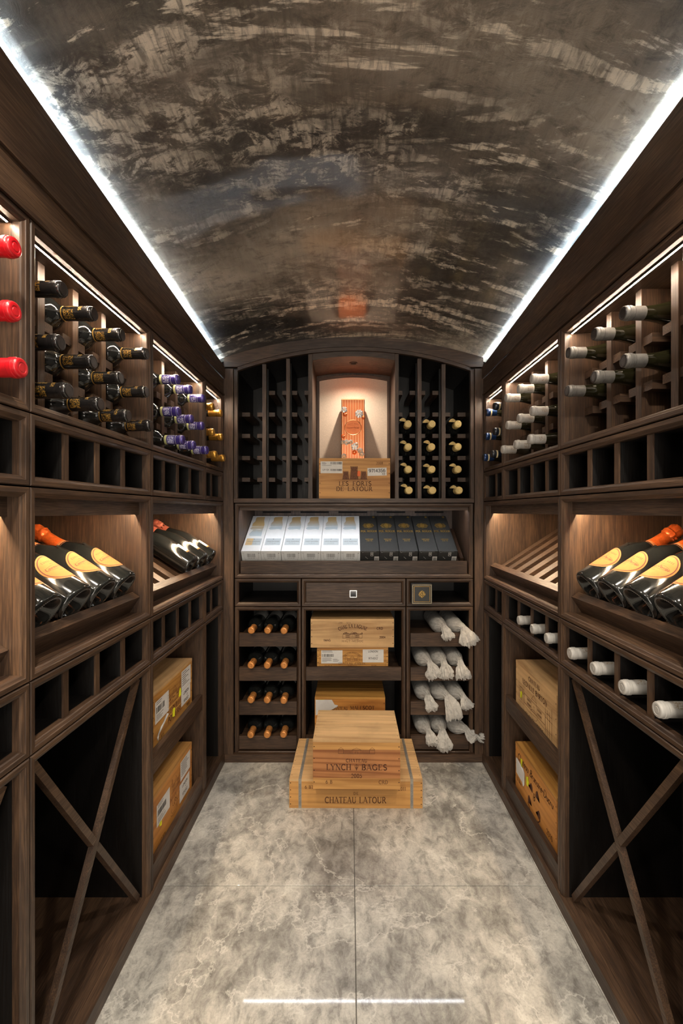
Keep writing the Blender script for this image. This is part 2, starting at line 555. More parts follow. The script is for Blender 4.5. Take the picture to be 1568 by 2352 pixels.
T, t_ = 1, 0
FONT = {
    'A': (.80, [ln(.06, 0, .40, 1, w=0), ln(.40, 1, .74, 0), ln(.18, .34, .62, .34, w=0)]),
    'B': (.70, [ln(.14, 0, .14, 1), ln(.14, 1, .34, 1, w=0), arc(.34, .76, .22, .24, 90, -90, 1), ln(.14, .52, .34, .52, w=0), arc(.36, .26, .26, .26, 90, -90, 1), ln(.14, 0, .36, 0, w=0)]),
    'C': (.82, [arc(.46, .5, .38, .5, 48, 312, 1), ln(.72, .98, .72, .74, w=0)]),
    'D': (.84, [ln(.14, 0, .14, 1), ln(.14, 1, .38, 1, w=0), arc(.38, .5, .38, .5, 90, -90, 1), ln(.14, 0, .38, 0, w=0)]),
    'E': (.70, [ln(.14, 0, .14, 1), ln(.14, 1, .60, 1, .60, .84, w=0), ln(.14, .52, .48, .52, w=0), ln(.14, 0, .62, 0, .62, .18, w=0)]),
    'F': (.66, [ln(.14, 0, .14, 1), ln(.14, 1, .60, 1, .60, .84, w=0), ln(.14, .52, .48, .52, w=0)]),
    'G': (.88, [arc(.46, .5, .38, .5, 48, 320, 1), ln(.76, .05, .76, .42), ln(.56, .42, .86, .42, w=0)]),
    'H': (.86, [ln(.14, 0, .14, 1), ln(.72, 0, .72, 1), ln(.14, .52, .72, .52, w=0)]),
    'I': (.30, [ln(.15, 0, .15, 1)]),
    'J': (.48, [ln(.32, .2, .32, 1), arc(.17, .18, .15, .2, 0, -160, 0)]),
    'K': (.80, [ln(.14, 0, .14, 1), ln(.14, .42, .64, 1, w=0), ln(.32, .62, .72, 0)]),
    'L': (.66, [ln(.14, 0, .14, 1), ln(.14, 0, .60, 0, .60, .2, w=0)]),
    'M': (1.0, [ln(.12, 0, .16, 1, w=0), ln(.16, 1, .50, .05), ln(.50, .05, .84, 1, w=0), ln(.84, 1, .88, 0)]),
    'N': (.86, [ln(.13, 0, .13, 1, w=0), ln(.13, 1, .73, 0), ln(.73, 0, .73, 1, w=0)]),
    'O': (.92, [arc(.46, .5, .38, .5, 0, 360, 1)]),
    'P': (.66, [ln(.14, 0, .14, 1), ln(.14, 1, .34, 1, w=0), arc(.34, .74, .24, .26, 90, -90, 1), ln(.14, .48, .34, .48, w=0)]),
    'Q': (.92, [arc(.46, .5, .38, .5, 0, 360, 1), ln(.5, .2, .85, -.12)]),
    'R': (.76, [ln(.14, 0, .14, 1), ln(.14, 1, .34, 1, w=0), arc(.34, .75, .23, .25, 90, -90, 1), ln(.14, .5, .34, .5, w=0), ln(.36, .5, .72, 0)]),
    'S': (.62, [arc(.31, .75, .22, .25, 35, 270, 1), arc(.31, .25, .24, .25, 90, -150, 1)]),
    'T': (.74, [ln(.37, 0, .37, 1), ln(.06, .84, .06, 1, .68, 1, .68, .84, w=0)]),
    'U': (.84, [ln(.14, .3, .14, 1), arc(.42, .3, .28, .3, 180, 360, 1), ln(.70, .3, .70, 1, w=0)]),
    'V': (.80, [ln(.06, 1, .40, 0), ln(.40, 0, .74, 1, w=0)]),
    'W': (1.1, [ln(.05, 1, .30, 0), ln(.30, 0, .55, 1, w=0), ln(.55, 1, .80, 0), ln(.80, 0, 1.05, 1, w=0)]),
    'X': (.80, [ln(.08, 1, .72, 0), ln(.08, 0, .72, 1, w=0)]),
    'Y': (.78, [ln(.06, 1, .39, .48), ln(.39, .48, .72, 1, w=0), ln(.39, 0, .39, .48)]),
    'Z': (.72, [ln(.08, .84, .08, 1, .64, 1, w=0), ln(.64, 1, .08, 0), ln(.08, 0, .64, 0, .64, .16, w=0)]),
    '0': (.66, [arc(.33, .5, .25, .5, 0, 360, 1)]),
    '1': (.44, [ln(.24, 0, .24, 1), ln(.10, .84, .24, 1, w=0)]),
    '2': (.64, [arc(.32, .72, .23, .28, 160, -30, 1), ln(.52, .58, .10, 0, w=0), ln(.10, 0, .56, 0)]),
    '3': (.62, [arc(.29, .75, .21, .25, 150, -80, 1), arc(.29, .26, .25, .26, 90, -150, 1)]),
    '4': (.66, [ln(.46, 0, .46, 1), ln(.46, 1, .06, .3, .62, .3, w=0)]),
    '5': (.62, [ln(.54, 1, .16, 1, .12, .55, w=0), arc(.28, .31, .25, .31, 120, -150, 1)]),
    '6': (.64, [arc(.32, .3, .24, .3, 0, 360, 1), arc(.52, .3, .44, .72, 180, 105, 1)]),
    '7': (.60, [ln(.08, 1, .56, 1, w=0), ln(.56, 1, .22, 0)]),
    '8': (.64, [arc(.32, .76, .20, .24, 0, 360, 1), arc(.32, .27, .25, .27, 0, 360, 1)]),
    '9': (.64, [arc(.32, .7, .24, .3, 0, 360, 1), arc(.12, .7, .44, .72, 0, -75, 1)]),
    '-': (.40, [ln(.06, .42, .34, .42)]), "'": (.2, [ln(.1, 1, .08, .75)]), '.': (.22, [ln(.11, 0, .11, .1)]), ' ': (.42, []),
    'a': (.56, [arc(.26, .27, .19, .27, 0, 360, 0), ln(.46, .55, .46, 0)]), 'b': (.58, [ln(.12, 0, .12, 1), arc(.32, .27, .20, .27, 0, 360, 0)]),
    'c': (.48, [arc(.28, .27, .20, .27, 50, 310, 1)]), 'd': (.58, [arc(.26, .27, .19, .27, 0, 360, 0), ln(.46, 1, .46, 0)]),
    'e': (.52, [arc(.27, .27, .20, .27, 0, 310, 1), ln(.08, .28, .47, .28, w=0)]), 'f': (.36, [ln(.14, 0, .14, .8), arc(.28, .8, .14, .2, 180, 60, 0), ln(.04, .5, .30, .5, w=0)]),
    'h': (.58, [ln(.12, 0, .12, 1), arc(.29, .33, .17, .22, 180, 0, 0), ln(.46, .33, .46, 0)]), 'i': (.24, [ln(.12, 0, .12, .54), ln(.12, .7, .12, .78)]),
    'l': (.24, [ln(.12, 0, .12, 1)]), 'm': (.84, [ln(.10, 0, .10, .54), arc(.25, .35, .15, .2, 180, 0, 0), ln(.40, .35, .40, 0), arc(.55, .35, .15, .2, 180, 0, 0), ln(.70, .35, .70, 0)]),
    'n': (.58, [ln(.12, 0, .12, .54), arc(.29, .33, .17, .22, 180, 0, 0), ln(.46, .33, .46, 0)]), 'o': (.56, [arc(.28, .27, .21, .27, 0, 360, 1)]),
    'r': (.42, [ln(.12, 0, .12, .54), arc(.28, .34, .16, .2, 180, 50, 0)]), 's': (.44, [arc(.21, .41, .14, .14, 40, 270, 0), arc(.21, .14, .16, .14, 90, -150, 0)]),
    't': (.36, [ln(.16, .06, .16, .8), ln(.04, .54, .32, .54, w=0)]), 'u': (.58, [ln(.12, .54, .12, .2), arc(.28, .2, .16, .2, 180, 360, 0), ln(.46, .54, .46, 0)]),
    'v': (.5, [ln(.06, .54, .25, 0), ln(.25, 0, .44, .54, w=0)]),
}


def strokes(mb, pts, wid, P):
    """flat ribbon along a polyline; P maps the print plane into space"""
    for (x0, y0), (x1, y1) in zip(pts, pts[1:]):
        dx, dy = x1 - x0, y1 - y0
        L = math.hypot(dx, dy)
        if L < 1e-9:
            continue
        nx, ny = -dy / L * wid / 2, dx / L * wid / 2
        ex, ey = dx / L * wid * .22, dy / L * wid * .22
        x0, y0, x1, y1 = x0 - ex, y0 - ey, x1 + ex, y1 + ey
        mb.add([P(x0 + nx, y0 + ny), P(x0 - nx, y0 - ny), P(x1 - nx, y1 - ny), P(x1 + nx, y1 + ny)], [(0, 1, 2, 3)])


def text_width(s, h, sp=0.10):
    return sum(FONT[c][0] + sp for c in s) * h - sp * h


def text(mb, s, cx, y, h, P, sp=0.10, heavy=0.16, thin=0.075, serif=True, slant=0.0, bend=None, fit=None, left=False):
    """bend = (centre x, centre y, radius): sets the line on an arch"""
    mb.marks.append((len(mb.v), len(mb.f)))
    W = text_width(s, h, sp)
    sx = 1.0 if not fit else fit / W
    x = (cx - W * sx / 2) if not left else cx
    for ch in s:
        wd, st = FONT[ch]
        for pts, wt in st:
            th = (heavy if wt else thin) * h
            def place(px, py):
                X = x + (px + slant * py) * h * sx
                Y = y + py * h
                if bend:
                    bx, by, br = bend
                    a = (X - cx) / br
                    rr = br + (Y - y)
                    return (bx + rr * math.sin(a), by + rr * math.cos(a))
                return (X, Y)
            q = [place(*p) for p in pts]
            strokes(mb, q, th, P)
            if serif and len(pts) == 2:
                for (ax, ay), (bx2, by2) in ((pts[0], pts[1]), (pts[1], pts[0])):
                    if ay in (0, 1) and abs(ay - by2) > abs(ax - bx2) * .6 and abs(ay - by2) > .35:
                        strokes(mb, [place(ax - .13, ay), place(ax + .13, ay)], .06 * h, P)
        x += (wd + sp) * h * sx


def barcode(mb, x, y, wd, h, P, seed=1):
    rr = random.Random(seed)
    p = x
    while p < x + wd:
        b_ = rr.choice((.006, .006, .012, .018)) * wd * 1.6
        mb.add([P(p, y), P(p + b_, y), P(p + b_, y + h), P(p, y + h)], [(0, 1, 2, 3)])
        p += b_ + rr.choice((.008, .012, .02)) * wd * 1.6


def quad(mb, x0, y0, x1, y1, P):
    mb.add([P(x0, y0), P(x1, y0), P(x1, y1), P(x0, y1)], [(0, 1, 2, 3)])


def fine(mb, cx, y, wd, h, P, n=9):
    """print too small to read: a broken hairline"""
    mb.marks.append((len(mb.v), len(mb.f)))
    for k in range(n):
        x0 = cx - wd / 2 + wd * k / n
        quad(mb, x0, y, x0 + wd / n * (.55 + .3 * math.sin(k * 2.3)), y + h * .7, P)


def poly(mb, pts, P):
    mb.add([P(*p) for p in pts], [tuple(range(len(pts)))])


# ------------------------------------------------------------------ the shell of the room
XL, XR, YB = -0.598, 0.633, 2.178          # faces of the left, right and back cabinets
ML = lambda u, v, w: (XL - w, u, v)
MR = lambda u, v, w: (XR + w, u, v)
MK = lambda u, v, w: (u, YB + w, v)
SLOPE = 0.075                               # the vault climbs towards the entrance
VC, VR, VZ = 0.0175, 1.978, 2.019


def vault_z(x, y):
    return VZ - (VR - math.sqrt(VR * VR - (x - VC) ** 2)) + SLOPE * (YB - y)


fl = struct(B((-1.0, -1.32, -0.05), (1.03, 2.62, -0.0025)).build('floor', 'grout'), 'polished grey marble tile floor with pale veins', 'floor')
for x0, x1 in ((-0.99, -0.5935), (-0.5925, 0.0143), (0.0167, 0.6225), (0.6235, 1.02)):
    for y0, y1 in ((-1.31, -0.9535), (-0.9525, 0.2475), (0.249, 1.4468), (1.4492, 2.61)):
        tm = MB()
        e = 0.0008
        tm.add([(x0, y0, -.02), (x1, y0, -.02), (x1, y1, -.02), (x0, y1, -.02),
                (x0, y0, -e), (x1, y0, -e), (x1, y1, -e), (x0, y1, -e),
                (x0 + e, y0 + e, 0), (x1 - e, y0 + e, 0), (x1 - e, y1 - e, 0), (x0 + e, y1 - e, 0)],
               [(0, 1, 5, 4), (1, 2, 6, 5), (2, 3, 7, 6), (3, 0, 4, 7), (4, 5, 9, 8), (5, 6, 10, 9), (6, 7, 11, 10), (7, 4, 8, 11), (8, 9, 10, 11)])
        tm.build('tile', 'marble', fl)

struct(B((-1.02, -1.32, 0), (-0.985, 2.6, 2.35)).build('wall_left', 'wall_paint'))
struct(B((1.015, -1.32, 0), (1.05, 2.6, 2.35)).build('wall_right', 'wall_paint'))
struct(B((-1.0, 2.565, 0), (1.03, 2.6, 2.35)).build('wall_back', 'wall_paint'))
wf = B((-1.0, -1.34, 0), (-0.47, -1.30, 2.45))
wf.box((0.51, -1.34, 0), (1.03, -1.30, 2.45))
wf.box((-0.47, -1.34, 2.12), (0.51, -1.30, 2.45))
struct(wf.build('wall_front', 'wall_paint'))

# vaulted ceiling
cm = MB()
NX, NY = 110, 230
X0, X1, Y0, Y1 = -0.624, 0.659, -1.31, 2.20
for j in range(NY + 1):
    for i in range(NX + 1):
        x = X0 + (X1 - X0) * i / NX
        y = Y0 + (Y1 - Y0) * j / NY
        q = Vector((x * 3.0, y * 5.5, 3.1))
        dz = 0.0022 * noise.noise(q) + 0.0008 * noise.noise(Vector((x * 9, y * 16, 7.7)))
        cm.v.append((x, y, vault_z(x, y) + dz))
for j in range(NY):
    for i in range(NX):
        a = j * (NX + 1) + i
        cm.f.append((a, a + NX + 1, a + NX + 2, a + 1))
# upper skin so that the shell has a body
o_ = len(cm.v)
cm.v += [(X0, Y0, 2.75), (X1, Y0, 2.75), (X1, Y1, 2.75), (X0, Y1, 2.75)]
cm.f.append((o_, o_ + 1, o_ + 2, o_ + 3))
struct(cm.build('ceiling', 'plaster', smooth=60), 'barrel vault of polished dark plaster with cream streaks', 'ceiling')

LIP0, LIPS = 1.873, SLOPE


def lip(y):
    return LIP0 + LIPS * (YB - y)


for side, M, xs in (('left', ML, -0.624), ('right', MR, 0.659)):
    wv = abs(xs) - abs(XL if side == 'left' else XR)          # depth of the cove behind the face
    struct(B((-1.3, 0.0, -0.006), (2.155, 0.042, 0.02), M).build('baseboard_' + side, 'wood_y'))
    fz = struct(B((-1.3, 1.7425, 0.0), (2.178, 1.818, 0.018), M).build('trim_%d' % (1 if side == 'left' else 3), 'wood_y'),
                'plain dark wood frieze board above the %s racks' % side, 'trim')
    # bead along the foot of the frieze
    B((-1.3, 1.7415, -0.005), (2.17, 1.7475, 0.0), M).build('bead', 'wood_y', fz)
    # cornice board whose upper edge climbs with the vault
    pm = MB()
    prof = [(-1.3, 1.8195), (2.178, 1.8195), (2.178, lip(2.178)), (-1.3, lip(-1.3))]
    pm.prism(prof, -0.006, 0.004, M)
    cv = struct(pm.build('trim_%d' % (2 if side == 'left' else 4), 'wood_y'), 'tall dark wood cornice hiding the %s ceiling light' % side, 'trim')
    B((-1.3, 1.80, 0.004), (2.178, 1.806, wv + 0.03), M).build('cove_shelf', 'cove_white', cv)
    pm = MB()
    pm.prism([(-1.3, 1.806), (2.178, 1.806), (2.178, lip(2.178) + .075), (-1.3, lip(-1.3) + .075)], wv + 0.001, wv + 0.012, M)
    pm.build('cove_upstand', 'cove_white', cv)
    B((-1.3, 1.726, 0.02), (2.178, 1.738, 0.37), M).build('cabinet_roof', 'wood_y', cv)
    # LED strip lying in the cove
    ls = thing('led_strip', 'cool white LED strip glowing along the %s edge of the vault' % side, 'light', M(1.0, lip(1.0) - .03, wv * .5))
    sm = MB()
    ya, yb = -1.28, 2.165
    wq0, wq1 = wv * .5 - .004, wv * .5 + .004
    for za, zb, mt, nm in ((-.058, -.053, 'chrome', 'channel'), (-.053, -.050, 'led_cool', 'diffuser')):
        s2 = MB()
        c8 = []
        for wq in (wq0, wq1):
            for yy, zz in ((ya, lip(ya) + za), (yb, lip(yb) + za), (yb, lip(yb) + zb), (ya, lip(ya) + zb)):
                c8.append(M(yy, zz, wq))
        s2.add(c8, [(0, 1, 2, 3), (7, 6, 5, 4), (0, 4, 5, 1), (1, 5, 6, 2), (2, 6, 7, 3), (3, 7, 4, 0)])
        s2.build(nm, mt, ls)

# ------------------------------------------------------------------ cabinet building blocks
FW = 0.020
PROF = [(0.0014, 0.020), (0.0014, 0.0022), (0.0032, 0.0), (FW - 0.0085, 0.0), (FW - 0.0070, 0.0016), (FW - 0.0022, 0.0042), (FW, 0.0066), (FW, 0.020)]


def grain(M, axis):
    """wood material whose grain runs along u, v or w of a wall"""
    wx = {ML: 'yzx', MR: 'yzx', MK: 'xzy'}[M]
    return 'wood_' + wx['uvw'.index(axis)]


def frame(M, u0, u1, v0, v1, root, sides='btlr', prof=PROF):
    n = len(prof)
    for s in sides:
        mb = MB()
        A, Z = [], []
        for t, wq in prof:
            if s == 'b':
                A.append(M(u0 + t, v0 + t, wq)); Z.append(M(u1 - t, v0 + t, wq))
            elif s == 't':
                A.append(M(u1 - t, v1 - t, wq)); Z.append(M(u0 + t, v1 - t, wq))
            elif s == 'l':
                A.append(M(u0 + t, v1 - t, wq)); Z.append(M(u0 + t, v0 + t, wq))
            else:
                A.append(M(u1 - t, v0 + t, wq)); Z.append(M(u1 - t, v1 - t, wq))
        fs = [(i, (i + 1) % n, n + (i + 1) % n, n + i) for i in range(n)]
        fs += [tuple(range(n)), tuple(range(2 * n - 1, n - 1, -1))]
        mb.add(A + Z, fs)
        mb.build('rail' if s in 'bt' else 'stile', grain(M, 'u' if s in 'bt' else 'v'), root)


DEP = 0.365


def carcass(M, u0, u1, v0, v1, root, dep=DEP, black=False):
    wz = lambda a: (grain(M, a) if not black else 'black' + grain(M, a))  # black: interior shade painted in with the near-black wood
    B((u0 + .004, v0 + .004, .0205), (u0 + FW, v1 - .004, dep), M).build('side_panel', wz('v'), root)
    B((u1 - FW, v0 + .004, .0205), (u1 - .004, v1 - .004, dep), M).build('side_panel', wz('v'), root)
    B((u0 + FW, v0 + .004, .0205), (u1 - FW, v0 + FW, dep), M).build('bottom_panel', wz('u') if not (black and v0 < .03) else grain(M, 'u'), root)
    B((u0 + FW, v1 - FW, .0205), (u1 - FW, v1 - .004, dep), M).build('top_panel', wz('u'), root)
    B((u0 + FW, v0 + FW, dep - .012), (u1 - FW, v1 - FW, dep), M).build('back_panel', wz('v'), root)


def unit(M, name, label, cat, u0, u1, v0, v1, group=None, sides='btlr', dep=DEP, black=False):
    base = M((u0 + u1) / 2, v0, dep / 2)
    r = thing(name, label, cat, base, group)
    frame(M, u0, u1, v0, v1, r, sides)
    carcass(M, u0, u1, v0, v1, r, dep, black)
    return r


PL = 0.062           # the rack boards stand this far behind the face
ROWS = {}


def rack(M, label, u0, u1, v0, v1, ncol, group):
    r = unit(M, 'bottle_rack', label, 'wine rack', u0, u1, v0, v1, group)
    a, b_ = u0 + FW, u1 - FW
    edges = [b_ - .122, b_ - .247, b_ - .369][:ncol - 1]
    walls = [a] + [x for e in sorted(edges) for x in (e - .022, e)] + [b_]
    for e in edges:
        B((e - .022, v0 + FW, PL), (e, v1 - FW, .34), M).build('rack_board', grain(M, 'v'), r)
    cols = []
    for i in range(ncol):
        c0, c1 = walls[2 * i], walls[2 * i + 1]
        c = (c0 + c1) / 2
        cols.append(c)
        for vt in (v0 + .228, v0 + .119):
            for p0, p1 in ((c0, c - .0175), (c + .0175, c1)):
                mb = MB()
                mb.prism([(p0, vt - .021), (p1, vt - .021), (p1, vt - .001), (p1 - .001, vt), (p0 + .001, vt), (p0, vt - .001)], PL + .004, .33, lambda u, v, w_: M(u, v, w_))
                mb.build('bottle_peg', grain(M, 'w'), r)
    # LED strip under the top rail
    ls = B((a + .004, v1 - FW - .004, .0225), (b_ - .004, v1 - FW - .0003, .0310), M).build('light_strip', 'cap_end_dark', r)
    B((a + .006, v1 - FW - .0050, .0235), (b_ - .006, v1 - FW - .0041, .0258), M).build('diffuser', 'led_warm', ls)
    return cols


def slots(M, label, u0, u1, v0, v1, n, group):
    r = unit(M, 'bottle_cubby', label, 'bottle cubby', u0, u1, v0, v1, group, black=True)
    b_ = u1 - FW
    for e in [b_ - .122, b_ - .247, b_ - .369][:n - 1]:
        dv = B((e - .018, v0 + FW, .0145), (e, v1 - FW, .34), M).build('divider', 'black' + grain(M, 'v'), r)  # sides coloured near black as shade; only the front edge stays brown
        B((e - .018, v0 + FW, .010), (e, v1 - FW, .0142), M).build('divider_lipping', grain(M, 'v'), dv)


DA = R(33)
DD = (math.cos(DA), math.sin(DA))           # up the slope, in (w, v)
DN = (-math.sin(DA), math.cos(DA))          # off the slope
P0 = (0.0576, 0.0650)                       # foot of the slope: depth, height above the unit's base


def on_slope(v0, s, n):
    return P0[0] + s * DD[0] + n * DN[0], v0 + P0[1] + s * DD[1] + n * DN[1]


def slope_bar(M, v0, u0, u1, s0, s1, n0, n1):
    mb = MB()
    pts = []
    for u in (u0, u1):
        for s, n in ((s0, n0), (s1, n0), (s1, n1), (s0, n1)):
            w_, v = on_slope(v0, s, n)
            pts.append(M(u, v, w_))
    mb.add(pts, [(0, 1, 2, 3), (7, 6, 5, 4), (0, 4, 5, 1), (1, 5, 6, 2), (2, 6, 7, 3), (3, 7, 4, 0)])
    return mb


def display(M, label, u0, u1, v0, v1, group, led='led_show'):
    r = unit(M, 'sloping_display', label, 'display shelf', u0, u1, v0, v1, group)
    a, b_ = u0 + FW, u1 - FW
    B((a, v1 - .056, .029), (b_, v1 - FW, .040), M).build('light_valance', grain(M, 'u'), r)
    ls = B((a + .004, v1 - FW - .008, .043), (b_ - .004, v1 - FW - .0005, .057), M).build('light_strip', 'chrome', r)
    B((a + .006, v1 - FW - .0095, .045), (b_ - .006, v1 - FW - .0081, .055), M).build('diffuser', led, ls)
    slope_bar(M, v0, a + .001, b_ - .001, -.026, 0, -.042, .019).build('ledge', grain(M, 'u'), r)
    n = int(round((b_ - a) / .098))
    pt = (b_ - a) / n
    for k in range(n):
        c = a + pt * (k + .5)
        slope_bar(M, v0, c - .024, c + .024, .001, .325, -.020, 0).build('slat', 'wood_x', r)
    return r


def lattice(M, label, u0, u1, v0, v1, group):
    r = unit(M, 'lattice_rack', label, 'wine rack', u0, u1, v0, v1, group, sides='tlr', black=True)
    a, b_, c, d = u0 + FW, u1 - FW, v0 + FW, v1 - FW
    def bar(p, q, k0, k1):
        L = math.hypot(q[0] - p[0], q[1] - p[1])
        ux, uy = (q[0] - p[0]) / L, (q[1] - p[1]) / L
        nx, ny = -uy * .0085, ux * .0085
        A = (p[0] + ux * L * k0, p[1] + uy * L * k0)
        Z = (p[0] + ux * L * k1, p[1] + uy * L * k1)
        mb = MB()
        mb.prism([(A[0] + nx, A[1] + ny), (A[0] - nx, A[1] - ny), (Z[0] - nx, Z[1] - ny), (Z[0] + nx, Z[1] + ny)], .021, .036, M)
        mb.build('lattice_board', grain(M, 'u'), r)
    bar((a + .012, c + .004), (b_ - .012, d - .004), .012, .988)
    h = .0135
    bar((a + .012, d - .004), (b_ - .012, c + .004), .012, .5 - h)
    bar((a + .012, d - .004), (b_ - .012, c + .004), .5 + h, .988)
    return r


def caseshelf(M, label, u0, u1, v0, v1, group):
    r = unit(M, 'case_shelf_cabinet', label, 'cabinet', u0, u1, v0, v1, group, sides='tlr')
    a, b_ = u0 + FW, u1 - FW
    for z in (.380, .0435):
        B((a + .002, z, .006), (b_ - .002, z + .060, .024), M).build('tray_front', grain(M, 'u'), r)
        B((a + .002, z + .004, .0245), (b_ - .002, z + .018, .34), M).build('tray_base', grain(M, 'u'), r)
    return r


# ------------------------------------------------------------------ side cabinets
LV = (0.022, 0.730, 0.870, 1.237, 1.376, 1.741)
BAY = ((0.332, 0.853), (0.853, 1.374), (1.374, 1.887), (1.887, 2.155))
COLS = {}
capd = {('left', 0): 'red capped', ('left', 1): 'black and gold capped', ('left', 2): 'purple capped', ('left', 3): 'gold capped',
        ('right', 1): 'grey capped', ('right', 2): 'white capped', ('right', 3): 'dark blue capped'}
for side, M in (('left', ML), ('right', MR)):
    for k in range(4):
        if side == 'right' and k == 0:
            continue
        u0, u1 = BAY[k]
        nc = 2 if k == 3 else 4
        cap = capd[(side, k)]
        COLS[(side, k)] = rack(M, 'dark wood peg rack lit from above, holding the %s bottles' % cap, u0, u1, LV[4], LV[5], nc, 'peg racks on the side walls')
        slots(M, 'row of empty dark cubbies right under the %s bottles' % cap, u0, u1, LV[3], LV[4], nc, 'upper cubby rows')
    if side == 'left':
        display(M, 'lit sloping shelf at the left photo edge, its ledge empty', *BAY[0], LV[2], LV[3], 'sloping display shelves')
    nm = {'left': ('lit sloping shelf of four peach-labelled bottles on the left wall', 'lit slatted shelf with three white-labelled bottles at its far end'),
          'right': ('lit sloping shelf of four peach-labelled bottles on the right wall', 'empty lit slatted sloping shelf on the right wall')}[side]
    display(M, nm[0], *BAY[1], LV[2], LV[3], 'sloping display shelves')
    display(M, nm[1], BAY[2][0], BAY[3][1], LV[2], LV[3], 'sloping display shelves')
    what = {('left', 0): 'row of dark cubbies at the left photo edge, below waist height',
            ('left', 1): 'empty row of four cubbies above the left lattice rack',
            ('left', 2): 'empty row of four cubbies above the left pair of wooden cases',
            ('left', 3): 'narrow empty pair of cubbies in the far left corner, below the slatted shelf',
            ('right', 1): 'cubby row above the right lattice, a white cap in each of four slots',
            ('right', 2): 'cubby row on the right with three white caps and one empty slot',
            ('right', 3): 'narrow empty pair of cubbies in the far right corner, below the slatted shelf'}
    for k in range(4):
        if side == 'right' and k == 0:
            continue
        slots(M, what[(side, k)], *BAY[k], LV[1], LV[2], 2 if k == 3 else 4, 'lower cubby rows')
    if side == 'left':
        lattice(M, 'lattice rack cut off by the left photo edge', *BAY[0], LV[0], LV[1], 'lattice racks')
    lattice(M, 'empty dark X-shaped lattice rack on the %s wall' % side, *BAY[1], LV[0], LV[1], 'lattice racks')
    caseshelf(M, 'open cabinet with two trays holding wooden cases, %s wall' % side, *BAY[2], LV[0], LV[1], 'case cabinets')
    unit(M, 'tall_cupboard', 'tall narrow empty open cupboard in the far %s corner' % side, 'cabinet', *BAY[3], LV[0], LV[1], 'corner cupboards', sides='tlr', black=True)

# ------------------------------------------------------------------ back cabinets
ULo, UHi = -0.552, 0.592
LVB = (0.020, 0.735, 0.870, 1.2315)
struct(B((-0.596, 2.158, 0.0), (0.632, 2.178, 0.038)).build('baseboard_back', 'wood_x'))
struct(B((-0.6, 2.160, 0.038), (-0.5535, 2.178, 1.868)).build('trim_5', 'wood_z'), 'upright dark filler board in the far left corner', 'trim')
struct(B((0.5935, 2.160, 0.038), (0.635, 2.178, 1.868)).build('trim_6', 'wood_z'), 'upright dark filler board in the far right corner', 'trim')

# arched upper rack
AR, AC = 1.641, 0.020


def arch_z(x):
    return 1.957 - (AR - math.sqrt(AR * AR - (x - AC) ** 2))


up = thing('arched_bottle_rack', 'arched dark wood bottle rack with a lit niche, end wall', 'wine rack', (AC, 2.30, 1.2315))
hb = MB()
NS = 40


def arch_strip(x0, x1, lo, hi, y0, y1, n=NS):
    mb = MB()
    for i in range(n + 1):
        x = x0 + (x1 - x0) * i / n
        a, b_ = lo(x), hi(x)
        mb.v += [(x, y0, a), (x, y0, b_), (x, y1, b_), (x, y1, a)]
    for i in range(n):
        p = 4 * i
        for k in range(4):
            mb.f.append((p + k, p + (k + 1) % 4, p + 4 + (k + 1) % 4, p + 4 + k))
    mb.f += [(0, 1, 2, 3), tuple(4 * n + k for k in (3, 2, 1, 0))]
    return mb


arch_strip(-0.598, 0.634, lambda x: max(arch_z(min(max(x, -.534), .574)) + .017, 1.8685), lambda x: vault_z(x, 2.178) + .03, 2.163, 2.184).build('arch_header', 'wood_x', up)
arch_strip(-0.534, 0.574, lambda x: arch_z(x), lambda x: arch_z(x) + .0165, 2.166, 2.182).build('arch_moulding', 'wood_x', up)
arch_strip(-0.534, 0.574, lambda x: arch_z(x) + .0005, lambda x: arch_z(x) + .012, 2.185, 2.52).build('arched_top', 'blackwood_x', up)
for x0, x1 in ((-0.552, -0.534), (0.574, 0.592)):
    B((x0 + .001, 2.168, 1.2535), (x1 - .0005, 2.184, 1.867)).build('stile', 'wood_z', up)
    B((x0, 2.1845, 1.2535), (x1, 2.52, 1.86)).build('side_panel', 'blackwood_z', up)
B((-0.552, 2.168, 1.2325), (0.592, 2.186, 1.2525)).build('rail', 'wood_x', up)
B((-0.552, 2.1865, 1.2365), (0.592, 2.52, 1.2525)).build('bottom_panel', 'wood_x', up)
B((-0.552, 2.521, 1.2365), (0.592, 2.535, 1.98)).build('back_panel', 'blackwood_z', up)
bx = lambda p: (p - 803) / 480.0
divs = [(bx(602), bx(610.7)), (bx(657), bx(665.2)), (bx(958.7), bx(967.8)), (bx(1014), bx(1023))]
pz = (1.7785, 1.671, 1.565, 1.4556, 1.348)
N0, N1 = bx(708), bx(717.5)
N2, N3 = bx(906.5), bx(915)
for a, b_ in divs:
    zt = arch_z((a + b_) / 2) - .004
    B((a, 2.180, 1.253), (b_, 2.200, zt)).build('rack_post', 'wood_z', up)
    B((a + .001, 2.250, 1.253), (b_ - .001, 2.50, zt)).build('rack_board', 'blackwood_z', up)
cells = [(-0.534, divs[0][0]), (divs[0][1], divs[1][0]), (divs[1][1], N0), (N3, divs[2][0]), (divs[2][1], divs[3][0]), (divs[3][1], 0.574)]
KCOL = []
for i, (a, b_) in enumerate(cells):
    c = (a + b_) / 2
    KCOL.append(c)
    for z in pz:
        for p0, p1, off in ((a, c - .0175, 0), (c + .0175, b_, 1)):
            if arch_z(p0) < z + .03 or (z > 1.75 and (i, off) in ((0, 0), (5, 1), (0, 1), (5, 0))):
                continue
            B((p0 + .0005, 2.256, z - .010), (p1 - .0005, 2.49, z + .010)).build('bottle_peg', 'wood_y', up)
